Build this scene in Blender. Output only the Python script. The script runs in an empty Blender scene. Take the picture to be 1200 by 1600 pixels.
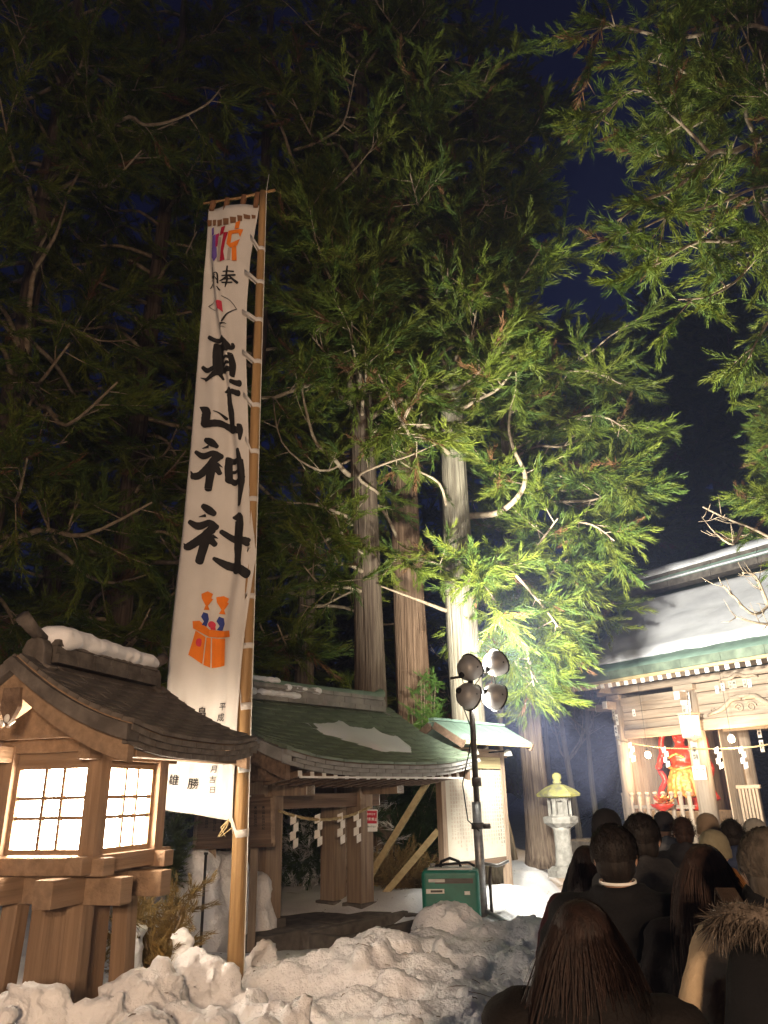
import bpy, bmesh, math, random
import numpy as np
from mathutils import Vector, Matrix, Euler, noise as mnoise

R = math.radians
sc = bpy.context.scene
col = sc.collection

# ------------------------------------------------------------------ camera
PITCH, ROLL, FPX = R(20.9), R(1.3), 1164.0
CAM = Vector((0, 0, 1.75))
cam = bpy.data.cameras.new('camera')
cam.sensor_fit = 'VERTICAL'
cam.angle = 2 * math.atan(800 / FPX)
cam.clip_start, cam.clip_end = 0.05, 2000
camo = bpy.data.objects.new('camera', cam)
col.objects.link(camo)
FW = Vector((0, math.cos(PITCH), math.sin(PITCH)))
UP0 = Vector((0, -math.sin(PITCH), math.cos(PITCH)))
UP = math.cos(ROLL) * UP0 + math.sin(ROLL) * Vector((1, 0, 0))
RT = math.cos(ROLL) * Vector((1, 0, 0)) - math.sin(ROLL) * UP0
M = Matrix((RT, UP, -FW)).transposed().to_4x4()
M.translation = CAM
camo.matrix_world = M
sc.camera = camo

# ------------------------------------------------------------------ sky, night light, exposure
w = bpy.data.worlds.new('World'); sc.world = w; w.use_nodes = True
nt = w.node_tree
bg = nt.nodes['Background']
sky = nt.nodes.new('ShaderNodeTexSky'); sky.sky_type = 'NISHITA'
sky.sun_disc = False
sky.sun_elevation = R(-3.0); sky.sun_rotation = R(20)
sky.altitude = 300; sky.ozone_density = 4.0
nt.links.new(sky.outputs[0], bg.inputs[0])
bg.inputs[1].default_value = 0.085
cool_fill = bpy.data.lights.new('cool_fill', 'SUN'); cool_fill.energy = 0.035; cool_fill.angle = R(0.6); cool_fill.color = (0.75, 0.85, 1.0)  # faint cool fill added from behind the camera to lift trees and snow
mo = bpy.data.objects.new('cool_fill', cool_fill); col.objects.link(mo); mo.rotation_euler = (R(40), R(12), R(-30))
sc.view_settings.view_transform = 'Standard'; sc.view_settings.look = 'None'
sc.view_settings.exposure = 1.55; sc.view_settings.gamma = 1.0
sc.render.engine = 'CYCLES'
sc.cycles.use_denoising = True
sc.cycles.max_bounces = 4; sc.cycles.diffuse_bounces = 2; sc.cycles.glossy_bounces = 1
sc.cycles.transmission_bounces = 4; sc.cycles.transparent_max_bounces = 8; sc.cycles.volume_bounces = 0
sc.cycles.sample_clamp_indirect = 4.0
sc.cycles.caustics_reflective = False; sc.cycles.caustics_refractive = False

# ------------------------------------------------------------------ helpers
def at(x, y, Y):
    """a point of the place seen at photo pixel (x, y) at distance Y in front"""
    d = (x - 600) / FPX * RT + (800 - y) / FPX * UP + FW
    return CAM + d * (Y / d.y)

def proj(p):
    q = Vector(p) - CAM
    ww = q.dot(FW)
    return 600 + FPX * q.dot(RT) / ww, 800 - FPX * q.dot(UP) / ww

def tag(o, label=None, cat=None, group=None, kind=None):
    if label: o['label'] = label
    if cat: o['category'] = cat
    if group: o['group'] = group
    if kind: o['kind'] = kind
    return o

def empty(name, loc, rz=0.0, label=None, cat=None, group=None):
    o = bpy.data.objects.new(name, None); col.objects.link(o)
    o.location = loc; o.rotation_euler = (0, 0, rz); o.empty_display_size = 0.2
    return tag(o, label, cat, group)

def link(name, me, parent=None, loc=None, rot=None, scale=None):
    o = bpy.data.objects.new(name, me); col.objects.link(o)
    if parent: o.parent = parent
    if loc is not None: o.location = loc
    if rot is not None:
        if isinstance(rot, Matrix): o.rotation_euler = rot.to_euler()
        else: o.rotation_euler = rot
    if scale is not None: o.scale = scale
    return o

def copy_tree(o, parent=None):
    c = o.copy(); col.objects.link(c); c.parent = parent
    for ch in list(o.children): copy_tree(ch, c)
    return c

class MB:
    """collects shapes, builds ONE mesh"""
    def __init__(s): s.v = []; s.f = []
    def add(s, vs, fs, mat=None):
        n = len(s.v)
        s.v += [tuple(mat @ Vector(q)) if mat else tuple(q) for q in vs]
        s.f += [tuple(i + n for i in f) for f in fs]
        return s
    def box(s, c, d, rot=None, taper=1.0):
        x, y, z = d[0] / 2, d[1] / 2, d[2] / 2
        vs = [(-x, -y, -z), (x, -y, -z), (x, y, -z), (-x, y, -z),
              (-x * taper, -y * taper, z), (x * taper, -y * taper, z), (x * taper, y * taper, z), (-x * taper, y * taper, z)]
        m = Matrix.Translation(c)
        if rot is not None: m = m @ (rot.to_4x4() if isinstance(rot, Matrix) else Euler(rot).to_matrix().to_4x4())
        return s.add(vs, [(0, 3, 2, 1), (4, 5, 6, 7), (0, 1, 5, 4), (1, 2, 6, 5), (2, 3, 7, 6), (3, 0, 4, 7)], m)
    def beam(s, a, b, wd, ht, up=(0, 0, 1)):
        a, b = Vector(a), Vector(b); d = (b - a); L = d.length; d.normalize()
        sd = d.cross(Vector(up)).normalized(); u = sd.cross(d)
        m = Matrix((d, sd, u)).transposed()
        return s.box((a + b) / 2, (L, wd, ht), m)
    def tube(s, pts, rad, n=8, cap=True, wob=None):
        pts = [Vector(p) for p in pts]
        if not hasattr(rad, '__len__'): rad = [rad] * len(pts)
        vs, fs = [], []
        t0 = (pts[1] - pts[0]).normalized()
        ref = Vector((0, 0, 1)) if abs(t0.z) < .9 else Vector((1, 0, 0))
        u = t0.cross(ref).normalized()
        for i, p in enumerate(pts):
            a = pts[max(i - 1, 0)]; b = pts[min(i + 1, len(pts) - 1)]
            t = (b - a).normalized()
            u = (u - t * u.dot(t)).normalized(); v = t.cross(u)
            for k in range(n):
                an = 2 * math.pi * k / n
                r = rad[i] * (wob(i, k) if wob else 1)
                vs.append(p + (u * math.cos(an) + v * math.sin(an)) * r)
        for i in range(len(pts) - 1):
            for k in range(n):
                k2 = (k + 1) % n
                fs.append((i * n + k, i * n + k2, (i + 1) * n + k2, (i + 1) * n + k))
        if cap:
            fs.append(tuple(range(n - 1, -1, -1))); m0 = (len(pts) - 1) * n
            fs.append(tuple(range(m0, m0 + n)))
        return s.add(vs, fs)
    def lathe(s, prof, n=16, c=(0, 0, 0), rot=None):
        vs, fs = [], []
        for r, z in prof:
            for k in range(n):
                a = 2 * math.pi * (k + .5) / n
                vs.append((r * math.cos(a), r * math.sin(a), z))
        for i in range(len(prof) - 1):
            for k in range(n):
                k2 = (k + 1) % n
                fs.append((i * n + k, i * n + k2, (i + 1) * n + k2, (i + 1) * n + k))
        fs.append(tuple(range(n - 1, -1, -1)))
        m0 = (len(prof) - 1) * n; fs.append(tuple(range(m0, m0 + n)))
        m = Matrix.Translation(c)
        if rot is not None: m = m @ (rot.to_4x4() if isinstance(rot, Matrix) else Euler(rot).to_matrix().to_4x4())
        return s.add(vs, fs, m)
    def prism(s, poly, depth, m=None):
        """poly in local xy, extruded along local z from -depth/2 to depth/2"""
        n = len(poly)
        vs = [(p[0], p[1], -depth / 2) for p in poly] + [(p[0], p[1], depth / 2) for p in poly]
        fs = [tuple(range(n - 1, -1, -1)), tuple(range(n, 2 * n))]
        fs += [(k, (k + 1) % n, n + (k + 1) % n, n + k) for k in range(n)]
        return s.add(vs, fs, m)
    def ball(s, c, r, nu=12, nv=8, rot=None):
        if not hasattr(r, '__len__'): r = (r, r, r)
        vs, fs = [], []
        for i in range(1, nv):
            th = math.pi * i / nv
            for k in range(nu):
                a = 2 * math.pi * k / nu
                vs.append((r[0] * math.sin(th) * math.cos(a), r[1] * math.sin(th) * math.sin(a), r[2] * math.cos(th)))
        t = len(vs); vs += [(0, 0, r[2]), (0, 0, -r[2])]
        for i in range(nv - 2):
            for k in range(nu):
                k2 = (k + 1) % nu
                fs.append((i * nu + k, (i + 1) * nu + k, (i + 1) * nu + k2, i * nu + k2))
        for k in range(nu):
            k2 = (k + 1) % nu
            fs.append((t, k, k2)); b = (nv - 2) * nu; fs.append((t + 1, b + k2, b + k))
        m = Matrix.Translation(c)
        if rot is not None: m = m @ (rot.to_4x4() if isinstance(rot, Matrix) else Euler(rot).to_matrix().to_4x4())
        return s.add(vs, fs, m)
    def mesh(s, name, mat, smooth=False):
        me = bpy.data.meshes.new(name); me.from_pydata(s.v, [], s.f)
        if mat: me.materials.append(mat)
        if smooth: me.polygons.foreach_set('use_smooth', [True] * len(me.polygons))
        me.update(); return me
    def build(s, name, mat, parent=None, smooth=False, loc=None, rot=None, bevel=0.0):
        o = link(name, s.mesh(name, mat, smooth), parent, loc, rot)
        if bevel:
            b = o.modifiers.new('bevel', 'BEVEL'); b.width = bevel; b.segments = 2; b.limit_method = 'ANGLE'; b.angle_limit = R(40)
        return o

def np_mesh(name, V, T, mat, smooth=False, colors=None):
    """mesh from numpy: V (n,3), T (m,3 or 4)"""
    me = bpy.data.meshes.new(name)
    k = T.shape[1]
    me.vertices.add(len(V)); me.vertices.foreach_set('co', np.ascontiguousarray(V, np.float32).ravel())
    me.loops.add(T.size); me.loops.foreach_set('vertex_index', np.ascontiguousarray(T, np.int32).ravel())
    me.polygons.add(len(T)); me.polygons.foreach_set('loop_start', np.arange(0, T.size, k, dtype=np.int32))
    if smooth: me.polygons.foreach_set('use_smooth', np.ones(len(T), bool))
    me.update(calc_edges=True)
    if colors is not None:
        a = me.color_attributes.new('tint', 'FLOAT_COLOR', 'POINT')
        c = np.ones((len(V), 4), np.float32); c[:, :3] = colors
        a.data.foreach_set('color', c.ravel())
    me.materials.append(mat)
    return me

# ------------------------------------------------------------------ materials
def newmat(name):
    m = bpy.data.materials.new(name); m.use_nodes = True
    n = m.node_tree.nodes; b = n['Principled BSDF']
    return m, m.node_tree, b

def surf(name, c, c2=None, rough=.8, scale=(6, 6, 6), detail=5, bump=.0, bscale=None, spec=.25, lo=.35, hi=.65, metal=0, coord='Object', sheen=0, dist=.02):
    """two-tone noise colour plus fine relief"""
    m, t, b = newmat(name)
    L = t.links.new; N = t.nodes.new
    b.inputs['Roughness'].default_value = rough; b.inputs['Specular IOR Level'].default_value = spec
    b.inputs['Metallic'].default_value = metal
    c2 = c2 or tuple(x * .7 for x in c)
    tc = N('ShaderNodeTexCoord'); mp = N('ShaderNodeMapping'); mp.inputs['Scale'].default_value = scale
    L(tc.outputs[coord], mp.inputs[0])
    no = N('ShaderNodeTexNoise'); no.inputs['Scale'].default_value = 1; no.inputs['Detail'].default_value = detail
    L(mp.outputs[0], no.inputs[0])
    rp = N('ShaderNodeValToRGB'); rp.color_ramp.elements[0].position = lo; rp.color_ramp.elements[1].position = hi
    rp.color_ramp.elements[0].color = (*c2, 1); rp.color_ramp.elements[1].color = (*c, 1)
    L(no.outputs[0], rp.inputs[0]); L(rp.outputs[0], b.inputs['Base Color'])
    if bump:
        bp = N('ShaderNodeBump'); bp.inputs['Strength'].default_value = bump; bp.inputs['Distance'].default_value = dist
        if bscale:
            mp2 = N('ShaderNodeMapping'); mp2.inputs['Scale'].default_value = bscale; L(tc.outputs[coord], mp2.inputs[0])
            no2 = N('ShaderNodeTexNoise'); no2.inputs['Scale'].default_value = 1; no2.inputs['Detail'].default_value = 6
            L(mp2.outputs[0], no2.inputs[0]); L(no2.outputs[0], bp.inputs['Height'])
        else: L(no.outputs[0], bp.inputs['Height'])
        L(bp.outputs[0], b.inputs['Normal'])
    return m

def glow(name, c, strength):
    m, t, b = newmat(name)
    b.inputs['Base Color'].default_value = (.8, .75, .65, 1); b.inputs['Emission Color'].default_value = (*c, 1)
    b.inputs['Emission Strength'].default_value = strength
    return m

def foliage_mat(name, trans=.3):
    m, t, b = newmat(name); L = t.links.new; N = t.nodes.new
    at_ = N('ShaderNodeAttribute'); at_.attribute_name = 'tint'
    b.inputs['Roughness'].default_value = .55; b.inputs['Specular IOR Level'].default_value = .3
    L(at_.outputs['Color'], b.inputs['Base Color'])
    tr = N('ShaderNodeBsdfTranslucent'); L(at_.outputs['Color'], tr.inputs[0])
    mx = N('ShaderNodeMixShader'); mx.inputs[0].default_value = trans
    L(b.outputs[0], mx.inputs[1]); L(tr.outputs[0], mx.inputs[2])
    L(mx.outputs[0], t.nodes['Material Output'].inputs['Surface'])
    return m

def zwood(name, c, c2, f=1.0, rough=.75):      # grain along local z
    return surf(name, c, c2, rough, (22 * f, 22 * f, 1.4 * f), 6, .35, (60 * f, 60 * f, 2.5 * f), .2, .3, .7)
def xwood(name, c, c2, f=1.0, rough=.75):      # grain along local x
    return surf(name, c, c2, rough, (1.4 * f, 22 * f, 22 * f), 6, .35, (2.5 * f, 60 * f, 60 * f), .2, .3, .7)

MT = dict(
    snow=surf('snow', (.86, .86, .88), (.74, .74, .77), .75, (2.3, 2.3, 2.3), 6, .8, (38, 38, 38), .25),
    snow_roof=surf('roof_snow', (.84, .85, .88), (.72, .73, .77), .7, (1.2, 1.2, 1.2), 5, .25, (8, 8, 8), .25),
    lwood_z=zwood('warm_cedar_post', (.33, .225, .15), (.20, .135, .09)),
    lwood_x=xwood('warm_cedar_beam', (.32, .22, .145), (.20, .135, .09)),
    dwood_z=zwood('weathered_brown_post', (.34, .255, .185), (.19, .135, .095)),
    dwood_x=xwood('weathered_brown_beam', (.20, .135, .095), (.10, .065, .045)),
    pwood_z=zwood('grey_weathered_post', (.38, .31, .24), (.24, .19, .145)),
    pwood_x=xwood('grey_weathered_beam', (.37, .30, .23), (.23, .18, .135)),
    brace=xwood('new_pine', (.52, .43, .24), (.38, .30, .16)),
    bamboo=zwood('varnished_cedar_pole', (.40, .25, .115), (.21, .125, .055), .9, .5),
    shingle=surf('dark_shingle', (.155, .135, .12), (.075, .065, .058), .8, (9, 9, 9), 6, .4, (40, 40, 40), .2),
    copper=surf('green_copper', (.17, .215, .155), (.085, .11, .08), .6, (4, 4, 4), 6, .25, (20, 20, 20), .35),
    copper_pale=surf('pale_verdigris', (.21, .31, .255), (.14, .21, .17), .6, (3, 3, 3), 6, .2, (20, 20, 20), .35),
    greytile=surf('grey_ridge_tile', (.30, .29, .275), (.18, .175, .165), .7, (5, 5, 5), 6, .2, (30, 30, 30), .3),
    stone=surf('granite', (.30, .285, .255), (.18, .17, .15), .9, (12, 12, 12), 8, .4, (40, 40, 40), .2),
    darkstone=surf('dark_stone', (.16, .14, .12), (.08, .07, .06), .9, (7, 7, 7), 7, .5, (30, 30, 30), .2),
    lichen=surf('lichen_stone', (.40, .38, .11), (.20, .19, .12), .95, (9, 9, 9), 7, .6, (40, 40, 40), .1),
    metal_dark=surf('dark_steel', (.07, .06, .055), (.04, .035, .03), .45, (10, 10, 30), 4, .05, None, .5),
    metal_grey=surf('grey_steel', (.38, .38, .38), (.27, .27, .27), .4, (6, 6, 20), 4, .05, None, .5, metal=.6),
    lamp_shell=surf('lamp_shell', (.50, .48, .46), (.36, .34, .33), .45, (5, 5, 5), 4, .05, None, .5, metal=.3),
    black=surf('black_rubber', (.02, .02, .02), (.012, .012, .012), .6),
    green_box=surf('generator_green', (.012, .19, .135), (.008, .13, .095), .4, (5, 5, 5), 4, .05, None, .5),
    white=surf('white_paint', (.80, .78, .74), (.70, .68, .64), .6, (8, 8, 8)),
    paper=surf('white_paper', (.84, .82, .78), (.76, .74, .70), .8, (5, 5, 5)),
    board=surf('notice_paper', (.54, .50, .42), (.46, .42, .34), .7, (2, 2, 2)),
    ink=surf('ink', (.022, .02, .02), (.014, .013, .013), .75, (8, 8, 8)),
    rope=surf('straw_rope', (.50, .40, .22), (.34, .26, .13), .9, (30, 30, 30), 4, .4),
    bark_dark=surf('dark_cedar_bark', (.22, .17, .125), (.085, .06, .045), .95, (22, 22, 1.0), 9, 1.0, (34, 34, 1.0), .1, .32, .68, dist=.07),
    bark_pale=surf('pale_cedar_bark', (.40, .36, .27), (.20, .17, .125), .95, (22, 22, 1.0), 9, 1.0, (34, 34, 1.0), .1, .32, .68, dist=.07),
    bark_red=surf('red_cedar_bark', (.33, .22, .145), (.15, .095, .06), .95, (22, 22, 1.0), 9, 1.0, (34, 34, 1.0), .1, .32, .68, dist=.07),
    limb=surf('pale_limb_bark', (.42, .34, .235), (.24, .18, .125), .9, (9, 9, 9), 5, .4, (30, 30, 30), .1),
    leaf=foliage_mat('cedar_foliage', .28),
    pane=glow('lit_paper_pane', (1.0, .84, .64), 20),
    bulb=glow('lit_bulb', (1.0, .72, .40), 14),
    hang=glow('lit_lantern_pane', (1.0, .80, .54), .55),
    flood=glow('flood_lens', (1.0, .97, .86), 60),
)

# ------------------------------------------------------------------ ground and snow
def smooth(a, b, x):
    t = min(1, max(0, (x - a) / (b - a))); return t * t * (3 - 2 * t)

def path_x(y): return .45 + .29 * y

def ground_z(x, y):
    hw = 1.15 + .03 * max(0, y)
    d = abs(x - path_x(max(-6, min(y, 17)))) - hw
    k = smooth(-.15, .55, d)
    n = mnoise.noise(Vector((x * .5, y * .5, 0))) * .10 + mnoise.noise(Vector((x * 1.7, y * 1.7, 3))) * .045 + mnoise.noise(Vector((x * 5, y * 5, 7))) * .02
    far = math.hypot(x, y)
    hill = smooth(22, 60, y) * 1.2 - .36 * k * math.exp(-(((x + .75) / 1.5) ** 2 + ((y - 9.1) / 1.1) ** 2))
    return k * (.50 + n * 1.4) + (1 - k) * (n * .25) + hill

def axis(a, b, step, far):
    c = list(np.arange(a, b, step)); s = step; p = c[-1]
    while p < far: s *= 1.35; p += s; c.append(p)
    s = step; p = c[0]
    while p > -far: s *= 1.35; p -= s; c.insert(0, p)
    return c
xs = axis(-7, 9, .14, 420); ys = axis(-2, 21, .14, 420)
V = np.array([(x, y, ground_z(x, y)) for y in ys for x in xs])
nx = len(xs)
T = np.array([(j * nx + i, j * nx + i + 1, (j + 1) * nx + i + 1, (j + 1) * nx + i) for j in range(len(ys) - 1) for i in range(nx - 1)])
tag(link('snow_ground', np_mesh('snow_ground', V, T, MT['snow'], True)), kind='structure')

def hull(rng, c, r, n=16, sq=(1, 1, 1)):
    bm = bmesh.new()
    for _ in range(n):
        d = Vector((rng.gauss(0, 1), rng.gauss(0, 1), rng.gauss(0, 1))).normalized() * r * rng.uniform(.8, 1.08)
        bm.verts.new(Vector(c) + Vector((d.x * sq[0], d.y * sq[1], d.z * sq[2])))
    bmesh.ops.convex_hull(bm, input=bm.verts[:])
    bmesh.ops.delete(bm, geom=[v for v in bm.verts if not v.link_faces], context='VERTS')
    bm.verts.index_update()
    out = [v.co.copy() for v in bm.verts], [tuple(v.index for v in f.verts) for f in bm.faces]
    bm.free(); return out

def remeshed(name, mb, voxel, mat, smooth_it=3, disp=None, parent=None):
    """one continuous skin round overlapping closed shapes"""
    me = mb.mesh(name + '_raw', mat)
    o = bpy.data.objects.new(name, me); col.objects.link(o)
    r = o.modifiers.new('r', 'REMESH'); r.mode = 'VOXEL'; r.voxel_size = voxel; r.use_smooth_shade = True
    if smooth_it:
        s = o.modifiers.new('s', 'SMOOTH'); s.iterations = smooth_it; s.factor = .5
    dg = bpy.context.evaluated_depsgraph_get(); dg.update()
    m2 = bpy.data.meshes.new_from_object(o.evaluated_get(dg)); m2.name = name
    o.modifiers.clear(); o.data = m2; bpy.data.meshes.remove(me)
    if not m2.materials: m2.materials.append(mat)
    if disp:
        n = len(m2.vertices); co = np.empty(n * 3, np.float32); no = np.empty(n * 3, np.float32)
        m2.vertices.foreach_get('co', co); m2.vertices.foreach_get('normal', no)
        co = co.reshape(-1, 3); no = no.reshape(-1, 3)
        d = np.array([disp(Vector(p)) for p in co], np.float32)
        co += no * d[:, None]
        m2.vertices.foreach_set('co', co.ravel())
    m2.polygons.foreach_set('use_smooth', [True] * len(m2.polygons)); m2.update()
    if parent: o.parent = parent
    return o

def bank(name, chunks, seed, voxel=.026, extra=2, mounds=()):
    rng = random.Random(seed); mb = MB()
    for px, py, Y, r in mounds:                       # broad shovelled heaps under the lumps
        top = at(px, py, Y); mb.ball((top.x, top.y + .1, top.z * .4), (r, r * .85, top.z * .6), 20, 14)
        for k in range(7):
            a = rng.uniform(0, 6.28); q = rng.uniform(.2, .8) * r; vs, fs = hull(rng, (top.x + math.cos(a) * q, top.y + math.sin(a) * q * .8, top.z * (1 - .35 * (q / r) ** 2) - .06), r * rng.uniform(.16, .3), 10); mb.add(vs, fs)
    for px, py, Y, r in chunks:
        top = at(px, py, Y); c = top - Vector((0, -r * .3, r * .95))
        for k in range(2):
            o = Vector((rng.uniform(-.7, .7), rng.uniform(-.3, .6), rng.uniform(-.4, .05))) * r * k
            vs, fs = hull(rng, c + o, r * (1 - .25 * k), 11, (1.1, 1.05, .95)); mb.add(vs, fs)
        mb.ball((c.x, c.y + r * .3, c.z * .42), (r * 1.5, r * 1.4, c.z * .58 + .12), 12, 8)
        for k in range(extra):
            a = rng.uniform(0, 6.28); rr = r * rng.uniform(.15, .36); q = r * rng.uniform(.9, 1.25)
            vs, fs = hull(rng, c + Vector((math.cos(a) * q, math.sin(a) * q * .9 - .1 * r, rng.uniform(-.55, .25) * r)), rr, 12); mb.add(vs, fs)
    def dis(p):
        a = mnoise.fractal(p * 5.0 + Vector((seed, 0, 0)), .9, 2.0, 4) * .045
        b = mnoise.fractal(p * 22 + Vector((seed, 9, 0)), .6, 2.1, 4) * .014
        return a + b
    o = remeshed(name, mb, voxel, MT['snow'], 1, dis)
    return tag(o, kind='structure')

bank('snow_bank_front', [(25, 1528, 3.65, .15), (75, 1540, 3.65, .12), (-60, 1545, 3.6, .2), (150, 1540, 3.7, .15), (200, 1504, 3.9, .16), (245, 1510, 4.0, .13),
     (300, 1470, 4.35, .16), (332, 1492, 4.35, .13), (270, 1545, 3.9, .17), (380, 1540, 4.25, .14), (445, 1578, 4.1, .08), (420, 1562, 4.15, .1), (475, 1582, 4.15, .05),
     (110, 1590, 3.4, .2), (220, 1580, 3.55, .15), (330, 1560, 3.9, .15), (10, 1590, 3.35, .2), (400, 1595, 3.7, .12)], 5, .022)
bank('snow_bank_middle', [(410, 1468, 5.75, .1), (398, 1502, 5.5, .16), (440, 1500, 5.5, .2), (520, 1478, 5.6, .22), (590, 1447, 5.7, .2), (560, 1500, 5.3, .3), (625, 1490, 5.3, .26),
     (680, 1522, 5.0, .3), (740, 1562, 4.7, .26), (500, 1552, 4.8, .28), (600, 1582, 4.6, .3), (800, 1585, 4.7, .2), (690, 1600, 4.4, .25), (460, 1600, 4.4, .2)], 11, .026, 2,
     [(592, 1450, 5.7, .42), (560, 1482, 5.5, .62), (650, 1500, 5.4, .62), (470, 1500, 5.5, .5), (720, 1545, 5.0, .6), (560, 1560, 4.9, .6), (660, 1580, 4.7, .6), (800, 1570, 4.9, .45)])
bank('snow_bank_rear', [(700, 1405, 7.4, .24), (730, 1432, 7.2, .26), (655, 1455, 6.9, .26), (780, 1440, 7.1, .26), (828, 1430, 7.2, .24), (800, 1482, 6.5, .3), (730, 1485, 6.4, .34),
     (850, 1500, 6.1, .28), (790, 1530, 5.7, .28), (850, 1560, 5.3, .22), (640, 1475, 6.6, .26)], 23, .03, 2,
     [(702, 1412, 7.4, .42), (765, 1438, 7.2, .5), (830, 1436, 7.2, .42), (740, 1470, 6.7, .62), (820, 1490, 6.4, .55), (670, 1462, 6.8, .5), (860, 1540, 5.7, .4)])

# ------------------------------------------------------------------ cedar trees
def tuft_template(seed, n=58):
    """one brush-like spray: many slender shoots swept forward along a bowed stem"""
    rng = np.random.default_rng(seed); V = []; T = []
    bend = rng.uniform(-.35, .35, 2)
    for k in range(n):
        t = rng.uniform(-.05, .38)
        o = np.array([t, bend[0] * t * t * 2 + rng.normal(0, .012), bend[1] * t * t * 2 + rng.normal(0, .012)])
        th = rng.uniform(0, 2 * np.pi); sp = rng.uniform(.18, .80) * (1.15 - t)
        d = np.array([np.cos(sp), np.sin(sp) * np.cos(th) + bend[0] * t * 2, np.sin(sp) * np.sin(th) * .8 + bend[1] * t * 2])
        L = rng.uniform(.075, .19) * (1.2 - .6 * max(t, 0) / .38)
        s = np.cross(d, rng.normal(size=3)); s /= np.linalg.norm(s); wv = rng.uniform(.0042, .0078)
        b = len(V); V += [o - s * wv, o + s * wv, o + d * L]
        T += [(b, b + 1, b + 2)]
    return np.array(V), np.array(T)
TUFTS = [tuft_template(100 + i) for i in range(6)]

def tufts_mesh(name, P, D, S, C, seed):
    """many foliage sprays in one mesh"""
    rng = np.random.default_rng(seed)
    P = np.array(P); D = np.array(D); S = np.array(S); C = np.array(C)
    D /= np.linalg.norm(D, axis=1)[:, None]
    a = np.where(np.abs(D[:, 2:3]) < .95, np.array([[0, 0, 1.]]), np.array([[1., 0, 0]]))
    X = np.cross(a, D); X /= np.linalg.norm(X, axis=1)[:, None]; Y = np.cross(D, X)
    ro = rng.uniform(-1.0, 1.0, len(P))[:, None]
    X2 = X * np.cos(ro) + Y * np.sin(ro); Y2 = -X * np.sin(ro) + Y * np.cos(ro)
    RM = np.stack([D, X2, Y2], 2) * S[:, None, None]
    kind = rng.integers(0, len(TUFTS), len(P)); Vs, Ts, Cs = [], [], []; off = 0
    for k, (tv, tt) in enumerate(TUFTS):
        idx = np.where(kind == k)[0]
        if not len(idx): continue
        v = np.einsum('nij,mj->nmi', RM[idx], tv) + P[idx][:, None]
        m = len(tv)
        Vs.append(v.reshape(-1, 3))
        Ts.append((tt[None] + (np.arange(len(idx)) * m)[:, None, None] + off).reshape(-1, 3))
        c = np.repeat(C[idx], m, 0).reshape(len(idx), m, 3)
        c = c * rng.uniform(.75, 1.25, (len(idx), m, 1))
        Cs.append(c.reshape(-1, 3)); off += len(idx) * m
    return np_mesh(name, np.concatenate(Vs), np.concatenate(Ts), MT['leaf'], False, np.concatenate(Cs))

GREEN = [(.125, .165, .018), (.102, .145, .018), (.15, .18, .022), (.072, .12, .02)]
BROWN = (.20, .105, .045)

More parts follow.
